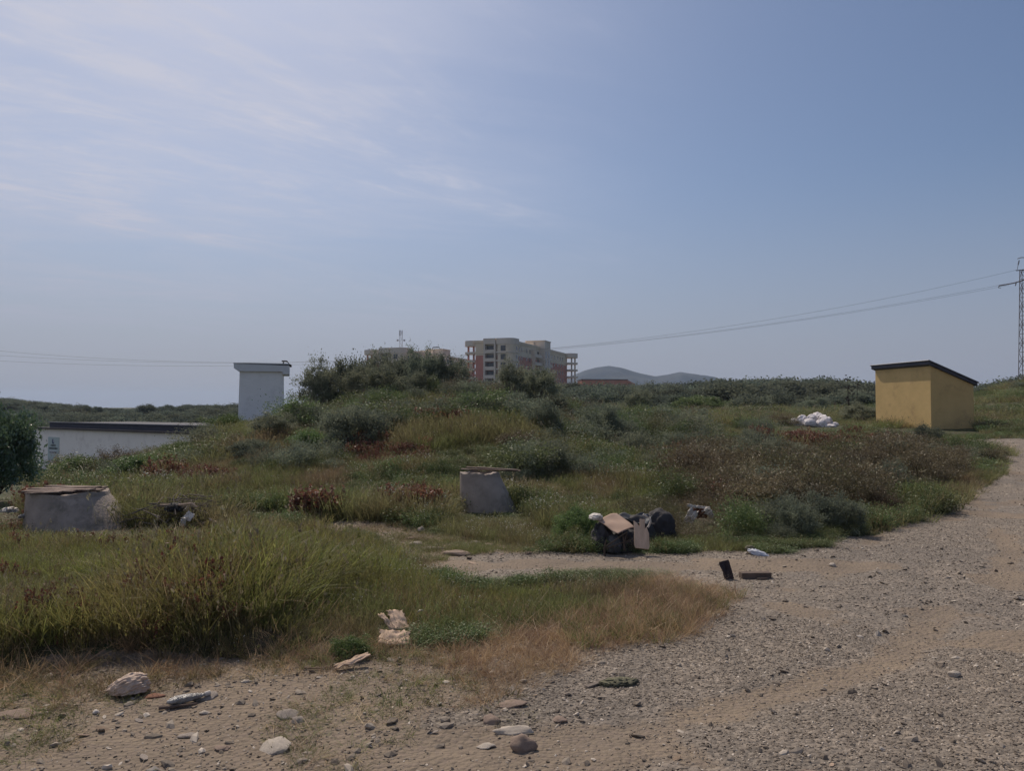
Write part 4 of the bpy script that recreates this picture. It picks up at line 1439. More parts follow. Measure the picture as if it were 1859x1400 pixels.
# the growth stays low here, so what stands behind it shows: (px0, px1, y0, y1, sight line at px0 and px1)
LOW = [(-400, 60, 0, 30, 935, 945), (50, 270, 0, 10.8, 958, 966), (260, 420, 0, 10.7, 958, 958), (420, 560, 0, 12, 925, 935), (560, 700, 0, 8.8, 948, 985), (700, 860, 0, 8.2, 985, 1046),
       (860, 1020, 0, 8.0, 1046, 1040), (1020, 1200, 0, 8.0, 1036, 1036), (1200, 1420, 0, 8.2, 1040, 1080),
       (815, 965, 8.2, 11.9, 930, 936), (1060, 1190, 9, 9.9, 1000, 1000), (1230, 1310, 8.5, 11.6, 946, 946), (680, 765, 0, 5.9, 1168, 1168), (1400, 1550, 12, 35.5, 781, 781), (1570, 1780, 12, 34, 784, 786),
       (76, 370, 12, 66, 832, 800), (425, 520, 12, 52, 766, 752), (1280, 1340, 12, 31, 770, 770), (1020, 1060, 12, 29, 752, 752)]


def hcap(x, y, z):
    px = CX + FPX * x / np.maximum(y, .1)
    cap = np.full(x.shape, 9.0)
    for (p0, p1, y0, y1, l0, l1) in LOW:
        m_ = (px >= p0) & (px < p1) & (y >= y0) & (y < y1)
        ln = l0 + (l1 - l0) * (px - p0) / (p1 - p0)
        c = EYE - z - (ln - HZ) / FPX * y
        cap = np.where(m_, np.minimum(cap, np.maximum(c, .035)), cap)
    return cap


def emit(key, x, y, sel, hgt, wid, nvar, rg, sink=0.02, tilt=.12, free=False):
    """wid is the spread relative to the height"""
    xs, ys = x[sel], y[sel]
    if len(xs) == 0: return
    z = H(xs, ys)
    n = len(xs)
    hg = (hgt[sel] if isinstance(hgt, np.ndarray) else np.full(n, hgt)) * rg.uniform(.65, 1.25, n)
    cap = hcap(xs, ys, z) * rg.uniform(.7, 1.15, n)
    k0 = np.minimum(1, cap / hg)
    k0 = np.where(rg.random(n) < .03, np.minimum(k0 * 1.8, 1), k0)
    wd = np.maximum(hg * wid * rg.uniform(.75, 1.25, n) * np.sqrt(k0), .17 * rg.uniform(.8, 1.3, n))
    hg = hg * k0
    rot = np.stack([rg.normal(0, tilt, n), rg.normal(0, tilt, n), rg.uniform(0, 6.283, n)], -1)
    acc[key].append((np.stack([xs, ys, z - sink], -1), rot, np.stack([wd, wd, hg], -1), rg.integers(0, nvar, n)))


def grow():
    # (count, r0, r1, power, height factor, spread factor)
    bands = [(26000, 4.2, 10, .8, 1.0, 1.0), (26000, 10, 20, .9, 1.0, 1.15), (30000, 20, 45, .85, 1.05, 1.5), (22000, 45, 120, .75, 1.25, 3.0)]
    for bi, (n, r0, r1, pw, hf, wf) in enumerate(bands):
        x, y, r, rg = polar_samples(int(n * 1.22), r0, r1, -72, 55, pw, 50 + bi); n = len(x)
        g, d, tr, dry, lush, px, py = cover(x, y, .04, rg)
        ok = clear_of(x, y, px, py) & ~g & ~d
        if bi == 3: ok &= (px > 420)
        sparse = fbm(x * .8, y * .8, 21)
        red = field(REDP, px, py); brn = field(BROWNP, px, py); wht = field(WHITEP, px, py)
        u = rg.random(n); u2 = rg.random(n)
        hn = fbm(x * .45, y * .45, 33)
        near = r < 11
        # lush foreground grass
        lsel = ok & lush & near
        fr_ = np.interp(px, [-900, 0, 150, 330, 470, 560, 640, 760, 900, 1010, 1120], [1228, 1222, 1196, 1204, 1192, 1165, 1120, 1150, 1165, 1130, 1075])
        ed_ = np.clip((fr_ - py + 25 * (fbm(x * 3, y * 3, 87) - .5)) / 75, 0, 1)
        hl = (.20 + .34 * sstep(hn, .35, .65)) * (1 - .68 * sstep(px, 560, 840)) * (.28 + .72 * ed_)
        gap = fbm(x * 1.5, y * 1.5, 88)
        lsel &= ~((gap < .40) & (u2 < .65)) & ((u2 < .35 + .9 * ed_))
        emit('src_lush', x, y, lsel & (u < .56), hl, 1.0, 8, rg)
        emit('src_green', x, y, lsel & (u >= .56) & (u < .78), hl * .95, 1.0, 8, rg)
        emit('src_stalk', x, y, lsel & (u >= .78) & (u < .86), hl * 1.2, .9, 6, rg)
        emit('src_straw', x, y, lsel & (u >= .86) & (u < .93), hl * .85, .9, 6, rg, tilt=.3)
        emit('src_red', x, y, lsel & (u >= .93) & (px < 420) & (u2 < .35), hl * .9, .8, 6, rg)
        # dry short grass
        dsel = ok & dry & ~lsel & near
        emit('src_straw', x, y, dsel & (u < .74) & (sparse + .35 * u2 > .34), .07 + .12 * hn, 1.1, 6, rg, tilt=.25)
        emit('src_green', x, y, dsel & (u >= .76) & (u < .92) & (sparse > .45), .10 + .12 * hn, .9, 8, rg)
        # the trodden track: sparse and short
        tsel = ok & tr
        emit('src_green', x, y, tsel & (u < .62) & (sparse > .38), .05 + .08 * hn, 1.2, 8, rg)
        emit('src_straw', x, y, tsel & (u > .80), .06, 1.2, 6, rg)
        # the meadow and the mound
        msel = ok & ~lsel & ~dsel & ~tr
        edge = sstep(r, 9, 12) if bi < 2 else np.ones(n)
        hm = (.16 + .30 * sstep(hn, .35, .7)) * hf * (.55 + .45 * edge)
        br = brn * (fbm(x * .6, y * .6, 55) + .25)
        rd = red * (.6 + fbm(x, y, 66))
        isred = msel & (rd > .46) & (u2 < .36 + .2 * (px > 500) * (px < 860) * (py > 880))
        isbr = msel & ~isred & (br > .40) & (u2 < .52)
        isherb = msel & ~isred & ~isbr & (fbm(x * .5, y * .5, 99) > .54) & (u2 < .5)
        rest = msel & ~isred & ~isbr & ~isherb
        emit('src_red', x, y, isred, hm, wf * .9, 6, rg)
        emit('src_brush', x, y, isbr, hm * 1.15, wf * .8, 5, rg)
        emit('src_herb', x, y, isherb, hm * .75, wf * .95, 5, rg)
        emit('src_green', x, y, rest & (u < .87), hm, wf, 8, rg)
        emit('src_straw', x, y, rest & (u >= .87) & (u < .91), hm * .8, wf * .9, 6, rg)
        emit('src_stalk', x, y, rest & (u >= .91), hm * 1.2, wf * .9, 6, rg)
        if bi < 3:
            emit('src_white', x, y, (msel | lsel) & (wht > .35) & (u2 > .88), hm * 1.05, wf * .9, 6, rg)
            emit('src_white', x, y, (msel) & (u2 > .99), hm * 1.0, wf * .9, 6, rg)
    # stray tufts on dirt and along the edge of the gravel
    x, y, r, rg = polar_samples(9000, 2.6, 14, -45, 45, .7, 90)
    g, d, tr, dry, lush, px, py = cover(x, y, .15, rg)
    pn = fbm(x * 1.3, y * 1.3, 23)
    emit('src_green', x, y, d & (pn > .52) & (px < 900), .03 + .05 * pn, 1.3, 8, rg)
    emit('src_straw', x, y, (d & (pn > .48) & (rg.random(9000) < .4)), .05, 1.3, 6, rg)
    # fallen straw and thatch at the foot of the bank
    x, y, r, rg = polar_samples(9000, 4.4, 6.6, -42, 20, 1, 92)
    g, d, tr, dry, lush, px, py = cover(x, y, .2, rg)
    edge = lush & (r < 6.2) & (rg.random(9000) < .12)
    emit('src_straw', x, y, edge, .12, 1.2, 6, rg, tilt=.6)
    x, y, r, rg = polar_samples(16000, 3.9, 6.8, -45, 12, 1, 93)
    g, d, tr, dry, lush, px, py = cover(x, y, .10, rg)
    fr_ = np.interp(px, [-900, 0, 150, 330, 470, 560, 640, 760, 900, 1010], [1228, 1222, 1196, 1204, 1192, 1165, 1165, 1190, 1230, 1200])
    nearb = d & (py - fr_ < 30 + 70 * fbm(x * 2, y * 2, 94)) & (fbm(x * 3, y * 3, 95) > .44)
    uu = rg.random(len(x))
    emit('src_green', x, y, nearb & (uu < .30), .05, 1.4, 8, rg, tilt=.3)
    emit('src_straw', x, y, nearb & (uu > .72), .05, 1.6, 6, rg, tilt=.5)


grow()
INFO = dict(src_green=('grass', 'mixed green and tan wild grass covering the waste ground', 'grass'),
            src_lush=('tall_grass', 'tall fresh green grass in the left foreground', 'grass'),
            src_straw=('dry_grass', 'short dry straw-coloured grass by the road edge', 'grass'),
            src_stalk=('seed_stalks', 'thin tan seed stalks standing above the grass', 'grass'),
            src_red=('red_sorrel', 'rusty red sorrel growing in patches', 'weeds'),
            src_white=('wildflowers', 'tiny white wildflowers dotted through the weeds', 'flowers'),
            src_herb=('leafy_weeds', 'dark green leafy weeds between the grass', 'weeds'),
            src_brush=('brown_weeds', 'dense brown dry weeds beside the road', 'weeds'))
for k, lst in acc.items():
    P = np.concatenate([a_[0] for a_ in lst]); Ro = np.concatenate([a_[1] for a_ in lst])
    Sc = np.concatenate([a_[2] for a_ in lst]); Ix = np.concatenate([a_[3] for a_ in lst])
    nm, lb, ct = INFO[k]
    print(nm, len(P))
    scatter(nm, bpy.data.collections[k], P, Ro, Sc, Ix, lb, ct)

# far scrub: hillside on the left, plain and slopes on the right and behind
def undergrowth():
    for i in range(6):
        me, C = crown_mesh('growth', 760 + i, [DARKL, OLIVE, HERB, DARKL, BRUSHL, HERB][i], nclump=38, leaves=110, leaf=.038, clump=.30, rad=(1, 1, .7), zc=.45, irr=.3, spiky=.35, shell=.3, aspect=2.8)
        source('src_under', 'u%d' % i, me)
    x, y, r, rg = polar_samples(9000, 9.5, 36, -40, 34, .9, 17)
    g, d, tr, dry, lush, px, py = cover(x, y, .1, rg)
    z = H(x, y)
    mound = field([(760, 770, 330, 55), (1080, 790, 190, 40), (640, 800, 120, 45), (420, 830, 200, 40), (950, 850, 150, 30), (1150, 850, 120, 40)], px, py)
    right = field([(1450, 905, 230, 70), (1650, 860, 130, 50), (1250, 900, 110, 50), (1350, 850, 200, 40)], px, py)
    cl = fbm(x * .35, y * .35, 19)
    m_ = np.maximum(mound, right) * sstep(cl, .42, .62)
    k = (rg.random(len(x)) < m_ * np.where(px < 1180, .30, .34)) & (px < 1765) & ~g & ~d & ~tr & ~dry & ~lush & clear_of(x, y, px, py)
    x, y, z, px = x[k], y[k], z[k], px[k]
    n = len(x)
    rt = field([(1450, 905, 230, 70), (1650, 860, 130, 50)], px, proj(x, y, z)[1]) > .4
    h_ = np.minimum(rg.uniform(.20, .55, n) * (1 + .35 * (y > 20)), hcap(x, y, z) * .7)
    w_ = np.maximum(h_, .12) * rg.uniform(.8, 1.5, n)
    ix = np.where(rt, rg.choice([4, 4, 0, 1, 5, 4], n), rg.choice([0, 1, 2, 3, 5, 4, 0], n))
    rot = np.stack([rg.normal(0, .1, n), rg.normal(0, .1, n), rg.uniform(0, 6.28, n)], -1)
    scatter('undergrowth', bpy.data.collections['src_under'], np.stack([x, y, z - .03], -1), rot, np.stack([w_, w_ * rg.uniform(.8, 1.2, n), h_ / .95], -1), ix,
            'low dark leafy undergrowth matted over the mound and the roadside weeds', 'undergrowth')
    print('undergrowth', n)
undergrowth()


def far_scrub():
    x, y, r, rg = polar_samples(11000, 70, 330, -52, 52, .75, 7)
    z = H(x, y)
    px, py = proj(x, y, z)
    left = px < 560
    den = np.where(left, sstep(fbm(x * .03, y * .03, 3), .25, .42), np.where(px > 1750, .35, sstep(r, 66, 95)))
    keep = rg.random(len(x)) < den
    # low building yard kept clear
    keep &= ~((px < 420) & (r < 82))
    x, y, z, px, r = x[keep], y[keep], z[keep], px[keep], r[keep]
    n = len(x)
    h_ = np.where(px < 560, rg.uniform(.7, 1.9, n), rg.uniform(1.0, 2.6, n)) + (r > 170) * (px > 560) * rg.uniform(.5, 3.0, n)
    h_ = np.where((px > 560) & (r < 85), h_ * .6, h_)
    h_ = np.where((px > 150) & (px < 330) & (r > 150), h_ * .55, h_)
    SK_ = [-600, 0, 60, 100, 180, 230, 290, 430, 540, 640, 900, 1000, 1150, 1250, 1300, 1400, 1500, 1600, 1760, 1860, 2600]
    SY_ = [715, 722, 722, 735, 739, 742, 736, 738, 740, 715, 700, 706, 707, 704, 699, 696, 694, 706, 712, 690, 690]
    top_ = np.interp(px, SK_, SY_) + rg.normal(0, 3.5, n) + 3
    h_ = np.clip(np.minimum(h_, EYE + (HZ - top_) / FPX * y - z), .25, 9)
    w_ = np.maximum(h_, .9) * rg.uniform(.9, 1.7, n)
    rot = np.stack([np.zeros(n), np.zeros(n), rg.uniform(0, 6.28, n)], -1)
    scatter('far_scrub', bpy.data.collections['src_scrub'], np.stack([x, y, z - .1], -1), rot, np.stack([w_, w_, h_], -1), rg.integers(0, 5, n),
            'dusky scrub covering the far slopes as one mass', 'scrub')
far_scrub()

# gravel
def gravel():
    Ps, Rs, Ss, Is = [], [], [], []
    for bi, (n, r0, r1, pw, s0, s1) in enumerate([(130000, 2.3, 6.5, .8, .003, .0088), (90000, 6.5, 14, .8, .0045, .0105), (36000, 14, 34, .8, .008, .018), (3500, 2.5, 12, .7, .012, .026), (5000, 2.4, 6.5, .8, .010, .030)]):
        x, y, r, rg = polar_samples(n, r0, r1, -44, 44, pw, 130 + bi)
        g, d, tr, dry, lush, px, py = cover(x, y, .05, rg)
        peb = fbm(x * .75 + y * .2, y * 1.1, 91, 4)
        peb = sstep(peb, .28, .46)
        peb = peb * (1 - .9 * rut(x, y))
        pr_ = np.where(g, .05 + .80 * peb, np.where(d | tr, .16 + .2 * fbm(x * 2, y * 2, 9), np.where(dry, .08, 0)))
        k = rg.random(n) < pr_
        x, y = x[k], y[k]; m_ = len(x)
        s = s0 + (s1 - s0) * rg.random(m_) ** 2.2
        if bi == 4:
            kk = px[k] < 900 + 150 * rg.normal(size=m_)
            s = np.where(kk, s, .004)
        Ps.append(np.stack([x, y, H(x, y) + s * .15], -1))
        Rs.append(np.stack([rg.normal(0, .35, m_), rg.normal(0, .35, m_), rg.uniform(0, 6.28, m_)], -1))
        Ss.append(np.stack([s * rg.uniform(.8, 1.5, m_), s, s * rg.uniform(.6, 1.1, m_)], -1)); Is.append(rg.integers(0, 6, m_))
    P = np.concatenate(Ps); print('gravel', len(P))
    scatter('gravel', bpy.data.collections['src_peb'], P, np.concatenate(Rs), np.concatenate(Ss), np.concatenate(Is), 'grey-brown pebbles and chippings strewn over road and dirt', 'gravel')
gravel()

def debris():
    for i in range(5):
        rg = random.Random(i); V = []; n = 7
        for zz in (0, .12):
            for k in range(n):
                a_ = 6.283 * k / n; rr = rg.uniform(.6, 1.0)
                V.append((rr * math.cos(a_), rr * .45 * math.sin(a_), zz + .1 * rg.random()))
        F = [tuple(range(n - 1, -1, -1)), tuple(range(n, 2 * n))] + [(k, (k + 1) % n, n + (k + 1) % n, n + k) for k in range(n)]
        source('src_chip', 'c%d' % i, mesh_np('chip', np.array(V), F, [STONEL, WOODB, STONE, PALEW, PK][i]))
    x, y, r, rg = polar_samples(2600, 3.0, 12, -42, 35, .8, 177)
    g, d, tr, dry, lush, px, py = cover(x, y, .15, rg)
    pr_ = np.where(d, .26, np.where(tr, .6, np.where(g, .03, np.where(dry, .15, 0)))) 
    k = rg.random(len(x)) < pr_ * sstep(fbm(x, y, 41), .3, .6) * 1.4
    x, y = x[k], y[k]; n = len(x)
    s_ = .014 + .045 * rg.random(n) ** 3
    s_ = np.where(tr[k], s_ * 1.8, s_)
    scatter('debris', bpy.data.collections['src_chip'], np.stack([x, y, H(x, y) + .003], -1), np.stack([rg.normal(0, .15, n), rg.normal(0, .15, n), rg.normal(0, .7, n)], -1),
            np.stack([s_, s_, s_ * .5], -1), rg.integers(0, 5, n), 'flat pale chips of slate, bark and board littering dirt and track', 'debris')


# ------------------------------------------------------------------ concrete shafts
CONC = pm('old_concrete', (.42, .345, .29), (.30, .25, .21), 3.5, .95, .9, 25, c3=(.17, .15, .12), s3=2.2)
RUSTY = pm('rotten_board', (.30, .23, .19), (.12, .08, .065), 6, .9, .6, c3=(.42, .36, .31), s3=5, stretch=(1, 4, 1))


def shaft(px, d, top_py, top_w, bot_w, shift, label, lid):
    s = d / FPX
    p = at(px, top_py, d)
    gz = h1(p.x, p.y)
    root = empty('concrete_shaft', (p.x, p.y, gz - .1), 0, label, 'concrete shaft', 'old concrete well shafts')
    h = p.z - (gz - .1)
    n = 40; rt, rb = top_w * s / 2, bot_w * s / 2
    rgx = random.Random(px)
    m = MB(); vs = []
    rings = [(0, rb, shift * s, 1), (h * .45, rb + (rt - rb) * .47, shift * s * .53, 1), (h * .90, rt * 1.02, shift * s * .04, 1), (h, rt, 0, 1), (h, rt - .09, 0, 0), (h * .3, rt - .09, 0, 0)]
    for (z, r_, sx_, o) in rings:
        for k in range(n):
            t_ = 2 * math.pi * k / n
            jz = (.010 * math.sin(5 * t_ + px) + rgx.uniform(-.008, .008)) if z == h else 0
            vs.append((sx_ + r_ * math.cos(t_), r_ * math.sin(t_), z + jz))
    fs = []
    for i in range(len(rings) - 1):
        for k in range(n):
            k2 = (k + 1) % n
            fs.append((i * n + k, i * n + k2, (i + 1) * n + k2, (i + 1) * n + k))
    fs.append(tuple((len(rings) - 1) * n + k for k in range(n)))
    m.add(vs, fs); m.obj('wall', CONC, root, smooth=False)
    lid(root, h, rt)
    return root


def lid_right(root, h, r):
    rgx = random.Random(4)
    for i, (x0, x1, y) in enumerate([(-.30, .62, .22), (-.22, .35, .29), (-.05, .58, .12)]):
        m = MB()
        M = Matrix.Translation((0, y, h + .018 + i * .02)) @ Matrix.Rotation(rgx.uniform(-.1, .2), 4, 'Z') @ Matrix.Rotation(.03 + .02 * i, 4, 'Y')
        m.box(x0, x1, -.05, .05, 0, .016, M)
        m.obj('cover_board', RUSTY, root)


def lid_left(root, h, r):
    rgx = random.Random(9)
    for i, y in enumerate((-.44, -.31, -.17, -.02, .14, .30)):
        m = MB()
        x0 = -r * math.sqrt(max(.2, 1 - (y / r) ** 2)) - .02 + rgx.uniform(-.06, .03); x1 = r * math.sqrt(max(.2, 1 - (y / r) ** 2)) + rgx.uniform(-.16, -.02)
        M = Matrix.Translation((0, y, h + .02 + rgx.uniform(0, .02))) @ Matrix.Rotation(rgx.uniform(-.04, .05), 4, 'Z') @ Matrix.Rotation(rgx.uniform(-.03, .02), 4, 'Y')
        pl = []
        for k in range(9):
            pl.append((x0 + (x1 - x0) * k / 8, -.07 + rgx.uniform(-.03, .02)))
        for k in range(8, -1, -1):
            pl.append((x0 + (x1 - x0) * k / 8, .07 + rgx.uniform(-.012, .012)))
        m.prism(pl, 0, .016, M)
        m.obj('cover_board', RUSTY, root)


shaft(871, 12.0, 858, 72, 108, 18, 'round concrete shaft with a broken cover in the grass at the foot of the mound', lid_right)
shaft(124, 11.0, 892, 132, 196, 32, 'wider concrete shaft with a rotten plank cover in the tall grass on the left', lid_left)

# ------------------------------------------------------------------ dumped things
def crumple(name, loc, size, mat, parent=None, seed=0, amp=.18, fr=2.2, sub=4, rot=(0, 0, 0), flatbot=True, smooth=True, taper=0.0, fold=0.0):
    import bmesh
    bm = bmesh.new()
    bmesh.ops.create_icosphere(bm, subdivisions=sub, radius=1)
    off = Vector((seed * 5.1, seed * 2.3, seed * 9.7))
    for v in bm.verts:
        c = v.co.copy()
        n_ = abs(mnoise.noise(c * fr + off)) * 2 - .4 + .5 * abs(mnoise.noise(c * fr * 2.3 + off)) - .15
        k = 1 - amp * n_
        c = c * k
        if flatbot and c.z < -.45: c.z = -.45 + (c.z + .45) * .15
        if fold:
            fn = abs(mnoise.noise(Vector((c.x * .8 + c.z * 1.0, c.z * 3.2 - c.x * 1.6, c.y * .8)) * 1.7 + off))
            fn *= .4 + 1.1 * vv_ if (vv_ := abs(mnoise.noise(c * 1.3 + off))) > 0 else 1
            fn += .28 * abs(mnoise.noise(Vector((c.x * 1.6 + c.z * 2.0, c.z * 6.5 - c.x * 3.2, c.y * 1.2)) * 1.7 + off))
            c = c * (1 + fold * (fn * 2 - .5))
        hz_ = (max(c.z, -.45) + .45) / 1.45
        tp = 1 - taper * max(0, .35 - c.x)
        v.co = Vector((c.x * size[0], c.y * size[1] * tp, hz_ * size[2] * tp))
    me = bpy.data.meshes.new(name); bm.to_mesh(me); bm.free()
    me.materials.append(mat)
    if smooth:
        for p in me.polygons: p.use_smooth = True
    o = link(name, me, parent, loc); o.rotation_euler = rot
    return o


def sheet(name, w, l, mat, parent=None, loc=(0, 0, 0), rot=(0, 0, 0), seed=0, amp=.02, fr=2.0, n=24, th=.008, bend=0.0, ragged=0.0, outline=None):
    """a thin bent sheet with real thickness"""
    rg = random.Random(seed)
    V, F = [], []
    off = Vector((seed * 3.3, seed * 1.9, 0))
    rag = [rg.uniform(-ragged, ragged) for _ in range(4 * (n + 1))]
    for i in range(n + 1):
        for j in range(n + 1):
            u = i / n - .5; v = j / n - .5
            x = u * w * (1 + (rag[j] if abs(u) > .49 else 0)); y = v * l * (1 + (rag[n + 1 + i] if abs(v) > .49 else 0))
            if outline: x, y = outline(u, v, x, y)
            z = amp * mnoise.noise(Vector((u * fr * 2, v * fr * 2, 0)) + off) * 2 + amp * .7 * abs(mnoise.noise(Vector((u * fr * 5, v * fr * 5, 3)) + off)) + bend * (u * u) * 4
            V.append((x, y, z))
    for i in range(n):
        for j in range(n):
            a_ = i * (n + 1) + j
            F.append((a_, a_ + n + 1, a_ + n + 2, a_ + 1))
    me = bpy.data.meshes.new(name); me.from_pydata(V, [], F); me.materials.append(mat); me.update()
    for p in me.polygons: p.use_smooth = True
    o = link(name, me, parent, loc); o.rotation_euler = rot
    s_ = o.modifiers.new('thick', 'SOLIDIFY'); s_.thickness = th; s_.offset = 0
    return o


CARD = pm('cardboard', (.44, .31, .235), (.38, .265, .20), 2.5, .9, .15, c3=(.34, .24, .18), s3=2)
DFOAM = pm('dark_upholstery', (.055, .050, .052), (.035, .032, .034), 4, .8, .4)
GREYT = pm('grey_tarp', (.085, .085, .085), (.06, .06, .062), 3, .6, .3)
PALEW = pm('splintered_panel', (.66, .48, .35), (.46, .33, .235), 5, .9, .5, stretch=(3, 1, .6), c3=(.36, .26, .18), s3=3)
WHITEP_ = pm('white_plastic', (.66, .61, .56), (.48, .43, .38), 5, .6, .4, c3=(.30, .24, .19), s3=6)
BAGW = pm('white_woven_sack', (.70, .66, .66), (.55, .50, .50), 3, .7, .5, 20)
PBAG = pm('bluish_plastic', (.60, .62, .68), (.44, .46, .52), 6, .4, .4)
BEIGE = pm('beige_cloth', (.62, .48, .38), (.50, .38, .30), 5, .9, .4)
RUSTC = pm('rust', (.22, .08, .04), (.12, .05, .03), 8, .9, .5)
WOODB = pm('old_wood', (.36, .27, .19), (.24, .17, .12), 6, .9, .5, stretch=(1, 6, 6))
WOODD = pm('dark_wood', (.17, .125, .10), (.11, .08, .065), 5, .9, .4, stretch=(1, 6, 6))
BLACKR = pm('black_rubber', (.035, .026, .028), (.055, .04, .04), 6, .8, .4)
RAG = pm('green_rag', (.17, .16, .105), (.10, .095, .065), 8, .95, .6)
CLEARP = pm('milky_plastic', (.42, .40, .37), (.22, .20, .18), 14, .25, .8, 30, spec=.8)


def px2m(d): return d / FPX


PK = pm('pinkish_stone', (.36, .265, .205), (.27, .20, .16), 7, .85, .5, 40)
debris()


# dumped armchair with things lying on it
dA = 9.55
base = G(1125, 1003)
dA = base.y
s = px2m(dA)
def rel(px, py, dy=0.0):
    q_ = at(px, py, dA + dy); return (q_.x - base.x, q_.y - base.y, q_.z - base.z)
arm = empty('armchair', base, 0, 'black dumped armchair lying under cardboard at the edge of the weeds', 'armchair')
crumple('seat_cushion', rel(1124, 1003, .22), (46 * s, .28, 44 * s), DFOAM, arm, 1, .20, 2.4)
crumple('armrest', rel(1093, 1001, .05), (21 * s, .20, 52 * s), DFOAM, arm, 2, .22, 2.6)
crumple('backrest', rel(1152, 1000, .50), (40 * s, .16, 66 * s), DFOAM, arm, 3, .18, 2.2)
crumple('torn_padding', rel(1113, 1002, -.10), (14 * s, .10, 30 * s), GREYT, arm, 4, .2, 2.0)


def quad(name, corners, mat, seed, amp=.008, th=.006, n=20, sag=0.0):
    """thin sheet spanned between four corners, slightly warped"""
    o0 = corners[0].copy()
    A_, B_2, C_, D_ = [c - o0 for c in corners]
    nm = (B_2 - A_).cross(D_ - A_).normalized()
    V, F = [], []
    for i in range(n + 1):
        for j in range(n + 1):
            u, v = i / n, j / n
            p = (A_ * (1 - u) + B_2 * u) * (1 - v) + (D_ * (1 - u) + C_ * u) * v
            p = p + nm * (amp * 2 * mnoise.noise(Vector((u * 2.2 + seed, v * 2.2, seed))) - sag * 4 * (u * (1 - u)))
            V.append(tuple(p))
    for i in range(n):
        for j in range(n):
            a_ = i * (n + 1) + j
            F.append((a_, a_ + n + 1, a_ + n + 2, a_ + 1))
    me = bpy.data.meshes.new(name); me.from_pydata(V, [], F); me.materials.append(mat); me.update()
    for p in me.polygons: p.use_smooth = True
    o = link(name, me, None, o0)
    md = o.modifiers.new('thick', 'SOLIDIFY'); md.thickness = th; md.offset = 0
    return o


o = quad('plastic_sheet', [at(1118, 938, dA + .42), at(1168, 930, dA + .75), at(1184, 938, dA + .70), at(1176, 953, dA + .28)], GREYT, 5, .03, .006)
tag(o, 'dark grey plastic sheet draped behind the cardboard on the dumped armchair', 'plastic sheet')
o = quad('cardboard_sheet', [at(1084, 944, dA - .02), at(1120, 932, dA + .40), at(1152, 957, dA + .05), at(1122, 970, dA - .24)], CARD, 6, .008, .006, sag=.012)
tag(o, 'brown cardboard sheet lying slanted over the dumped armchair', 'cardboard')
pan = empty('splintered_plank', Vector(base) + Vector(rel(1166, 998, -.20)), R(-4), 'pale splintered wood plank leaning upright against the dumped armchair', 'plank')
m = MB()
poly = [(-12, 2), (11, 0), (13, 6), (13, 26), (9, 38), (6, 34), (7, 50), (-2, 51), (-3, 38), (-8, 44), (-13, 48), (-13, 30), (-14, 8)]
Mx2 = Matrix.Rotation(R(90 - 24), 4, 'X')
m.prism([(a_ * s, b_ * s * 1.08) for a_, b_ in poly], -.012, .012, Mx2)
m.obj('board', PALEW, pan, bevel=.003)
o = crumple('plastic_bowl', Vector(base) + Vector(rel(1082, 943, .05)), (13 * s, .10, 11 * s), WHITEP_, None, 8, .14, 1.8)
tag(o, 'round white plastic dome resting on the left arm of the dumped armchair', 'plastic bowl')
m = MB(); c = Vector(base)
pts = [Vector(rel(a_, b_, .02)) for a_, b_ in ((1168, 934), (1174, 938), (1180, 941), (1181, 947), (1178, 955), (1176, 958))]
m.tube([p_ - pts[0] for p_ in pts], .012, 6)
o = m.obj('white_strap', WHITEP_, None, loc=Vector(base) + pts[0])
tag(o, 'short white strap hooked over the right side of the dumped armchair', 'strap')
# branches in front
for (lst, lab) in (([(1134, 1000), (1133, 985), (1130, 966)], 'thin forked dead branch standing before the black armchair'),
                   ([(1098, 1010), (1097, 995), (1101, 980)], 'short curved dead twig at the left foot of the black armchair')):
    pts = [Vector(rel(a_, b_, -.35)) for a_, b_ in lst]
    m = MB(); m.tube([p_ - pts[0] for p_ in pts], .011, 6, .005)
    if len(lab) > 50: 
        m.tube([(pts[1] - pts[0]), Vector(rel(1139, 966, -.35)) - pts[0]], .009, 5, .005)
        m.tube([(pts[1] - pts[0]) * .8, Vector(rel(1150, 978, -.33)) - pts[0]], .007, 5, .004)
    o = m.obj('dead_branch', TWIGD, None, loc=Vector(base) + pts[0]); tag(o, lab, 'branch')
# black bag behind
dark = G(1205, 985)
o = crumple('rubbish_bag', (dark.x, dark.y + .25, dark.z), (.20, .18, .36), DFOAM, None, 12, .2, 2.2)
tag(o, 'black rubbish bag among the brushwood right of the dumped armchair', 'rubbish bag')

# broken carton
q0 = G(1270, 952)
ct = empty('broken_carton', q0, 0, 'torn white carton with a rusty inside caught in the brushwood', 'carton')
s = px2m(q0.y)
sheet('side_panel', 17 * s, 26 * s, WHITEP_, ct, (-15 * s, 0, 14 * s), (R(68), R(24), R(-30)), 3, .03, 2, ragged=.15)
sheet('lining', 24 * s, 20 * s, RUSTC, ct, (2 * s, .04, 20 * s), (R(70), 0, R(8)), 4, .03, 3, ragged=.1)
sheet('flap', 11 * s, 20 * s, WHITEP_, ct, (17 * s, .0, 20 * s), (R(62), R(-28), R(40)), 7, .04, 3, ragged=.2)
sheet('top_edge', 34 * s, 5 * s, WHITEP_, ct, (-2 * s, .05, 30 * s), (R(50), R(9), 0), 8, .02, 4, n=16, ragged=.2)

# plastic bag by the road
q0 = G(1378, 1008)
pb_ = empty('plastic_bag', q0, R(-22), 'bluish white plastic bag at the edge of the road', 'plastic bag')
crumple('bag_body', (0, 0, -.01), (.125, .07, .055), PBAG, pb_, 20, .35, 2.6, rot=(0, R(18), 0))
crumple('bag_end', (-.10, .05, .04), (.055, .05, .05), RAG, pb_, 21, .3, 2.5)

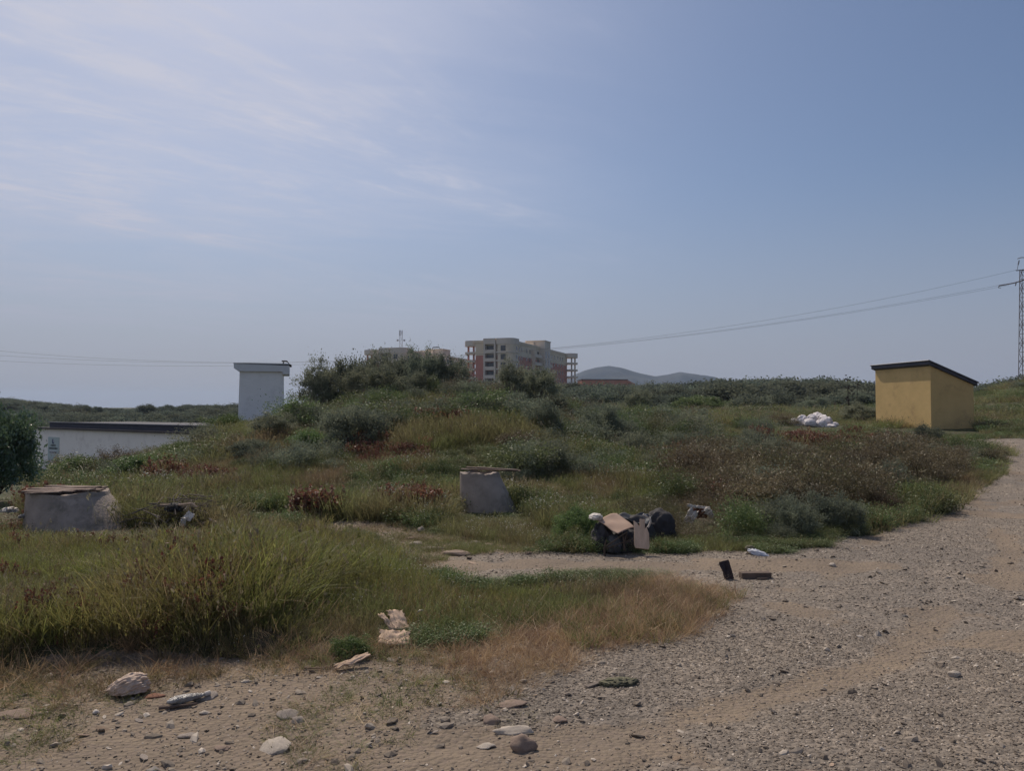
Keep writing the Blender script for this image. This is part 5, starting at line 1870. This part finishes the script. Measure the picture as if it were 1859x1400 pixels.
# rubber flap and wooden block
q0 = G(1320, 1051)
o = sheet('rubber_flap', .09, .18, BLACKR, None, (q0.x - .01, q0.y, q0.z + .075), (R(68), R(-8), R(18)), 4, .008, 1.5, th=.02, bend=.02)
tag(o, 'black curved rubber flap standing in the gravel', 'rubber piece')
q0 = G(1371, 1050)
m = MB(); m.box(-.145, .145, -.045, .045, 0, .055)
o = m.obj('wooden_block', WOODD, None, loc=(q0.x, q0.y, q0.z), bevel=.004); o.rotation_euler = (0, 0, R(4))
tag(o, 'reddish brown rectangular block lying in the gravel', 'block')
m = MB(); m.tube([(-.05, 0, .01), (.05, .01, .012)], .011, 6)
q0 = G(1384, 1054)
o = m.obj('wood_stick', WOODD, None, loc=q0); tag(o, 'short dark stick just in front of the reddish block', 'stick')

# white sacks
SK = [(1442, 773, 35.6, 17, 17, 'small white sack at the left end of the heap'),
      (1457, 772, 35.4, 24, 24, 'round white sack second from the left end of the heap'),
      (1470, 775, 35.0, 26, 18, 'slumped white sack in the front middle of the heap'),
      (1474, 768, 35.8, 26, 22, 'white sack at the back under the topmost one'),
      (1484, 765, 36.2, 30, 14, 'topmost white sack, lying slanted on the heap'),
      (1491, 774, 35.0, 24, 20, 'white sack right of the front middle one'),
      (1497, 770, 35.6, 32, 22, 'large white sack on the right side of the heap'),
      (1505, 777, 34.8, 26, 8, 'flat white sack at the right foot of the heap'),
      (1515, 774, 35.2, 14, 10, 'small flat white sack at the far right of the heap')]
for i, (px, py, d, w, h, lab) in enumerate(SK):
    q0 = at(px, py, d); s = px2m(d)
    gz = h1(q0.x, q0.y)
    z = gz - .02 if i != 4 else gz + .30
    o = crumple('white_sack', (q0.x, q0.y, z + (.0 if i not in (3, 6) else .08)), (w * s / 2 * 1.08, .26, h * s / 1.25), BAGW, None, 30 + i, .20, 1.8, rot=(0, R(-20) if i == 4 else R(6 * ((i % 3) - 1)), R(17 * i)))
    tag(o, lab, 'sack', 'white sacks dumped in a heap')

# rubble heap in the meadow
q0 = G(1311, 768)
d = q0.y
rb = empty('rubble_heap', (q0.x, q0.y, h1(q0.x, q0.y)), 0, 'low heap of pale stony rubble in the meadow below the tree line', 'rubble heap')
crumple('earth_core', (0, 0, -.03), (22 * px2m(d), .5, 10 * px2m(d)), pm('rubble_earth', (.20, .14, .12), None, 5, .95, .5), rb, 50, .2, 2)
m = MB(); rgx = random.Random(2)
for i in range(70):
    x_, y_ = rgx.gauss(0, .26), rgx.gauss(0, .2)
    z_ = max(.0, .24 * (1 - (x_ * x_ / .36 + y_ * y_ / .3)))
    M = Matrix.Translation((x_, y_, z_)) @ Matrix.Rotation(rgx.uniform(0, 6), 4, 'Z') @ Matrix.Rotation(rgx.uniform(-.8, .8), 4, 'X')
    a_ = rgx.uniform(.02, .06)
    m.box(-a_, a_, -a_ * .7, a_ * .7, -a_ * .4, a_ * .4, M)
m.obj('rubble', STONEL, rb)


def brushpile(name, c, n, R0, hgt, mat, label, seed, th=.008, lenr=(.3, .8)):
    rgx = random.Random(seed); m = MB()
    for i in range(n):
        x_, y_ = rgx.gauss(0, R0 * .45), rgx.gauss(0, R0 * .3)
        z_ = rgx.uniform(0, hgt) * max(.15, 1 - (x_ / R0) ** 2)
        L_ = rgx.uniform(*lenr); an = rgx.uniform(0, 6.28); el_ = rgx.uniform(-.2, .45)
        d_ = Vector((math.cos(an) * math.cos(el_), math.sin(an) * math.cos(el_), math.sin(el_)))
        p0 = Vector((x_, y_, max(z_, .01))) - d_ * L_ * .5; p2 = p0 + d_ * L_
        md_ = (p0 + p2) / 2 + Vector((rgx.uniform(-1, 1), rgx.uniform(-1, 1), rgx.uniform(-.2, 1))) * L_ * .12
        p0.z = max(p0.z, 0); p2.z = max(p2.z, 0)
        m.tube([p0, md_, p2], th * rgx.uniform(.5, 1.4), 5, th * .4)
    o = m.obj(name, mat, None, loc=c)
    return tag(o, label, 'brushwood')


# heap on the left
q0 = G(325, 958)
c0 = Vector((q0.x, q0.y + .1, q0.z + .16))
brushpile('brushwood_heap', c0 - Vector((0, 0, .14)), 190, .62, .36, TWIG, 'heap of dead grey branches behind the foreground grass on the left', 3)
s = px2m(q0.y)
def L_it(px, py, dy=0): 
    r_ = at(px, py, q0.y + dy - .38); return r_
o = sheet('torn_board', 17 * s, 15 * s, WHITEP_, None, L_it(343, 938), (R(55), R(20), R(-25)), 3, .01, 2, ragged=.08); tag(o, 'whitish torn board leaning on the dead branches', 'board')
o = sheet('white_paper', 8 * s, 14 * s, WHITEP_, None, L_it(333, 948, -.1), (R(80), 0, R(10)), 6, .02, 3, ragged=.1); tag(o, 'small white crumpled scrap hanging below the torn board in the branch heap', 'paper scrap')
m = MB(); m.tube([(0, 0, 0), (17 * s, 0, .01)], .02, 6, .014); o = m.obj('pale_branch', PALEW, None, loc=L_it(291, 918, .1)); tag(o, 'pale bare branch at the upper left of the branch heap', 'branch')
m = MB(); m.tube([(0, 0, 0), (22 * s, 0, .02), (32 * s, 0, -.03)], .018, 6, .012); o = m.obj('pale_branch', PALEW, None, loc=L_it(325, 917, .1)); tag(o, 'long pale branch along the top right of the branch heap', 'branch')
m = MB(); m.tube([(0, 0, 0), (10 * s, 0, -.03), (17 * s, -.05, -.035)], .016, 6, .010); o = m.obj('pale_branch', PALEW, None, loc=L_it(380, 943, 0)); tag(o, 'pale branch lying right of the branch heap', 'branch')
o = crumple('dark_clod', L_it(316, 928, .15), (14 * s, .14, 14 * s), DFOAM, None, 61, .3, 2.5); tag(o, 'dark lump on the top of the branch heap', 'clod')
# litter far left
for i, (px, py, w, h, lab) in enumerate([(18, 930, 22, 14, 'white rag lying in red weeds at the left edge'), (42, 940, 8, 10, 'small white scrap right of the rag in the red weeds')]):
    r_ = at(px, py, 10.6); s2 = px2m(10.6)
    o = crumple('white_rag', r_, (w * s2 / 1.7, .08, h * s2 * .6), WHITEP_, None, 70 + i, .6, 4.2); tag(o, lab, 'rag')
for i, (px, py, w, h, lab) in enumerate([(578, 939, 10, 6, 'left one of two small white stones at the end of the track'), (587, 936, 9, 6, 'right one of two small white stones at the end of the track')]):
    q1 = G(px, py + 4); s2 = px2m(q1.y)
    o = link('white_stone', stone_mesh(80 + i, 3, .8, .15, STONEL)); o.location = (q1.x, q1.y, q1.z + .07); o.scale = (w * s2 / 2, .05, h * s2 / 1.6)
    tag(o, lab, 'stone')
# white scraps in the meadow
for i, (px, py, d, w, h, lab) in enumerate([(1040, 750, 29, 14, 10, 'white plastic scrap in the grass below the orange building'), (1409, 822, 19, 8, 7, 'white scrap among the red weeds below the sacks')]):
    r_ = at(px, py, d); gz = h1(r_.x, r_.y); s2 = px2m(d)
    o = crumple('white_scrap', (r_.x, r_.y, max(gz + .12, r_.z - .05)), (w * s2 / 2, .10, h * s2 / 1.3), WHITEP_, None, 90 + i, .35, 2.5); tag(o, lab, 'scrap')

# foreground: cloth bundle, bottle, boards, sticks
q0 = G(222, 1266); s = px2m(q0.y)
o = crumple('cloth_bundle', (q0.x, q0.y + .05, q0.z), (39 * s, .11, 38 * s), BEIGE, None, 33, .16, 1.3, sub=6, rot=(R(-10), R(-6), R(-8)), taper=.36, fold=.13)
tag(o, 'crumpled beige cloth bundle on the bare earth, lower left', 'cloth bundle')
q0 = G(318, 1284); s = px2m(q0.y)
bt = empty('crushed_bottle', (q0.x, q0.y, q0.z + .03), R(38), 'crushed dirty clear plastic bottle beside the cloth bundle', 'bottle')
import bmesh
bm = bmesh.new(); bmesh.ops.create_icosphere(bm, subdivisions=4, radius=1)
for v in bm.verts:
    c = v.co
    t_ = (c.x + 1) / 2
    rr = .034 * (1 - .45 * t_) 
    k = 1 - .35 * abs(mnoise.noise(Vector((c.x * 5, c.y * 2, c.z * 2))))
    v.co = Vector((c.x * .105 + .06, c.y * rr * k * 1.2, c.z * rr * k * .9))
me = bpy.data.meshes.new('bottle_body'); bm.to_mesh(me); bm.free(); me.materials.append(CLEARP)
for p_ in me.polygons: p_.use_smooth = True
link('bottle_body', me, bt)
m = MB(); m.tube([(.155, 0, 0), (.185, 0, .004)], .013, 10); m.obj('cap', WHITEP_, bt)


def stick(lst, r_, mat, label, name='stick', cat='stick', r2=None):
    pts = [G(a_, b_) for a_, b_ in lst]
    p0 = pts[0].copy()
    m = MB(); m.tube([p_ - p0 + Vector((0, 0, r_ + .004)) for p_ in pts], r_, 7, r2 or r_ * .6)
    o = m.obj(name, mat, None, loc=p0); return tag(o, label, cat)


stick([(288, 1292), (320, 1289), (358, 1283)], .010, WOODD, 'dark stick lying just in front of the crushed bottle')
stick([(550, 1217), (575, 1217), (600, 1216)], .007, WOODB, 'straight pale stick below the leafy weed in the foreground')
stick([(605, 1218), (640, 1196), (676, 1184)], .009, WOODB, 'long thin pale stick running up to the broken wood')
stick([(112, 1235), (135, 1218), (150, 1205)], .008, WOODD, 'dark twig on the bare earth left of the cloth bundle')
stick([(640, 1135), (655, 1122), (674, 1110)], .009, TWIG, 'grey twig in the grass left of the splintered boards')
stick([(545, 1140), (556, 1150), (563, 1160)], .007, TWIG, 'short grey twig at the dark brushwood tangle')
stick([(864, 1053), (885, 1048)], .009, WOODB, 'short pale stick on the gravel of the side track')


def slab(px, py, w, l, h, mat, label, name='flat_stone', cat='stone', rot=0, tilt=(0, 0), seed=1, sub=3, flat=1, group=None):
    q1 = G(px, py); s2 = px2m(q1.y)
    o = link(name, stone_mesh(seed, sub, 1, .16, mat, 1.6))
    o.location = (q1.x, q1.y, q1.z + h * .35)
    o.scale = (w * s2 / 2, l / 2, h); o.rotation_euler = (tilt[0], tilt[1], R(rot))
    return tag(o, label, cat, group)


GS = 'larger stones lying in the foreground'
slab(500, 1362, 56, .15, .022, STONEL, 'largest pale flat stone at the bottom edge of the foreground', seed=3, rot=-12, tilt=(.25, 0), group=GS)
slab(522, 1302, 42, .10, .018, STONE, 'flat grey-tan stone left of the cracked one', seed=4, rot=12, tilt=(.2, 0), group=GS)
slab(540, 1312, 26, .06, .016, STONE, 'small wedge stone touching the flat grey-tan one', seed=5, rot=30, tilt=(.25, 0), group=GS)
slab(932, 1332, 76, .07, .020, STONEL, 'long whitish stone shaped like a bone', seed=6, rot=10, tilt=(.2, 0), group=GS)
slab(948, 1362, 50, .10, .045, PK, 'angular pinkish stone in front of the long whitish one', seed=7, rot=-15, tilt=(.3, .1), group=GS)
slab(930, 1282, 56, .09, .014, PK, 'thin pinkish slab at the edge of the dry grass', seed=8, rot=5, tilt=(.1, 0), group=GS)
slab(894, 1312, 32, .09, .022, PK, 'rough pinkish stone left of the thin slab', seed=9, rot=20, tilt=(.3, 0), group=GS)
slab(1017, 1310, 26, .06, .014, PK, 'small pinkish stone right of the long whitish one', seed=10, rot=0, tilt=(.2, 0), group=GS)
slab(882, 1358, 34, .06, .012, STONEL, 'low pale stone left of the angular pinkish one', seed=11, rot=10, group=GS)
slab(1733, 1229, 22, .05, .024, STONEL, 'rounded cream stone alone on the road, lower right', seed=12, group=GS)
slab(1512, 1029, 14, .06, .028, STONEL, 'cone-shaped pale stone on the road above the block', seed=13, group=GS)
slab(340, 1338, 36, .06, .010, STONE, 'thin tan slab lying flat in the lower left dirt', seed=14, group=GS)
slab(404, 1362, 30, .06, .012, PK, 'flat pinkish stone left of the largest pale one', seed=15, group=GS)
slab(1046, 1171, 24, .05, .016, STONEL, 'white stone in the dry grass by the road edge', seed=16, rot=5, group=GS)
slab(448, 1240, 20, .04, .010, STONEL, 'small white stone above the crushed bottle', seed=17, rot=5, group=GS)
slab(372, 1297, 20, .04, .012, STONEL, 'small cream stone right of the dark stick', seed=18, rot=8, group=GS)
slab(174, 1296, 12, .04, .014, WHITEP_, 'tiny bright white stone below the cloth bundle', seed=19, group=GS)
slab(374, 1268, 40, .09, .016, STONE, 'flat brown slab right of the crushed bottle', seed=20, rot=20, tilt=(.25, 0), group=GS)
slab(35, 1300, 80, .12, .02, PK, 'long buff stone half buried at the lower left edge', seed=21, rot=6, group=GS)
slab(280, 1268, 40, .06, .012, pm('red_clay', (.30, .15, .10), None, 5, .9, .4), 'broken reddish tile between the cloth bundle and the bottle', name='broken_tile', cat='tile', seed=22, rot=8, tilt=(.2, 0))
slab(558, 1196, 22, .05, .010, WOODB, 'round tan bark disc below the dark brushwood tangle', name='bark_piece', cat='bark', seed=23, rot=20, tilt=(.5, .1))
slab(790, 1208, 26, .05, .008, WOODB, 'pale bark flake at the edge of the dry grass', name='bark_piece', cat='bark', seed=24, rot=15, tilt=(.2, 0))
for i, (px, py, w, h, nm) in enumerate([(765, 965, 13, 12, 'round pale stone alone at the upper edge of the side track'), (748, 980, 26, 8, 'flat pale rock at the upper left of the rocky outcrop'),
                                        (756, 990, 26, 10, 'flat pale rock in the middle of the rocky outcrop'), (832, 1008, 60, 12, 'broad rounded rock at the lower end of the rocky outcrop'),
                                        (862, 988, 24, 8, 'pale rock at the right of the rocky outcrop'), (888, 992, 18, 10, 'small tan rock at the right end of the outcrop'),
                                        (788, 997, 46, 6, 'long low rock ledge in the rocky outcrop'), (959, 1006, 12, 6, 'small white stone where the track meets the gravel')]):
    q1 = G(px, py); s2 = px2m(q1.y)
    slab(px, py, w, h * s2 * 2.2, h * s2 * .5, PK if i % 2 else STONE, nm, name='rock', cat='rock', seed=40 + i, group='rocks along the side track')

# splintered boards
for i, (px, py, w, l, rx, ry, rz, lab) in enumerate([
        (722, 1136, 30, .20, 30, 8, 32, 'slanted splintered tan board in the foreground grass'),
        (716, 1166, 56, .15, 22, 5, 10, 'flat tan board lying at the foot of the slanted splintered one'),
        (703, 1142, 12, .17, 38, 0, 55, 'narrow splinter left of the slanted tan board'),
        (638, 1208, 17, .22, 10, 0, -52, 'curved strip of pale bark lying on the dirt')]):
    q1 = G(px, py + 8); s2 = px2m(q1.y)
    o = sheet('splintered_board', w * s2, l, PALEW, None, (q1.x, q1.y + .02, q1.z + .03 + .35 * l * math.sin(R(rx))), (R(rx), R(ry), R(rz)), 20 + i, .008, 2, th=.008, ragged=.12, n=14)
    tag(o, lab, 'board')
# metal ring
q1 = G(763, 1125)
m = MB(); m.tube([(.035 * math.cos(R(t_)), 0, .035 * math.sin(R(t_))) for t_ in range(0, 361, 20)], .006, 6)
o = m.obj('metal_ring', pm('ring_metal', (.45, .43, .40), None, 5, .4, .1, metal=.5), None, loc=q1 + Vector((0, 0, .035))); o.rotation_euler = (R(20), 0, R(30)); tag(o, 'small pale ring in the grass right of the splintered boards', 'ring')
# rag and wood on the gravel
q1 = G(1125, 1242)
o = crumple('green_rag', (q1.x, q1.y, q1.z - .005), (.105, .06, .03), RAG, None, 110, .5, 3.2, sub=5); o.rotation_euler = (0, 0, R(12)); tag(o, 'dirty olive green rag on the gravel', 'rag')
q1 = G(1078, 1246)
m = MB(); m.box(-.065, .065, -.017, .017, 0, .014); o = m.obj('wood_strip', TWIG, None, loc=q1, bevel=.003); o.rotation_euler = (0, 0, R(42)); tag(o, 'short grey wood strip pointing at the olive rag', 'wood strip')

# tall flowering stalk on the skyline left of the shed
q1 = at(1547, 740, 50); gz = h1(q1.x, q1.y)
st = empty('tall_stalk_plant', (q1.x, q1.y, gz), 0, 'thin tall flower stalks against the sky left of the yellow shed', 'plant')
rgx = random.Random(8)
for i in range(5):
    m = MB(); hh = (at(1547, 684, 50).z - gz) * (1 - .12 * i); ox = rgx.uniform(-.5, .5)
    p1 = Vector((ox, 0, hh)); m.tube([(ox * .4, 0, 0), (ox * .8, 0, hh * .6), p1], .02, 5, .012)
    m.obj('stem', TWIGD, st)
    m = MB()
    for j in range(6):
        c = p1 + Vector((rgx.uniform(-.14, .14), rgx.uniform(-.1, .1), rgx.uniform(-.3, .08)))
        m.tube([c - Vector((.05, 0, 0)), c + Vector((.05, 0, .01))], .035, 5)
    m.obj('flower_head', TWIGD, st)
# black fence-like edge of netting in the meadow
# ------------------------------------------------------------------ haze
HAZE = 0.00018
m_, t_, p_, o_n = newmat('haze_air')
t_.nodes.remove(p_)
pv = N(t_, 'ShaderNodeVolumePrincipled')
pv.inputs['Color'].default_value = (.62, .78, 1.0, 1)
pv.inputs['Density'].default_value = HAZE
pv.inputs['Density Attribute'].default_value = ''
pv.inputs['Temperature Attribute'].default_value = ''
pv.inputs['Color Attribute'].default_value = ''
pv.inputs['Anisotropy'].default_value = .2
L(t_, pv.outputs[0], o_n.inputs['Volume'])
m = MB(); m.box(-4600, 4600, -4600, 4600, -6.5, 105)
hz = m.obj('haze', m_)
tag(hz, 'thin pale blue haze filling the air', 'haze', kind='stuff')
print('objects', len(bpy.data.objects))

for o_ in bpy.data.objects:
    if o_.get('label') and len(o_['label'].replace(',', ' ').split()) > 16: print('LONG', o_.name, o_['label'])
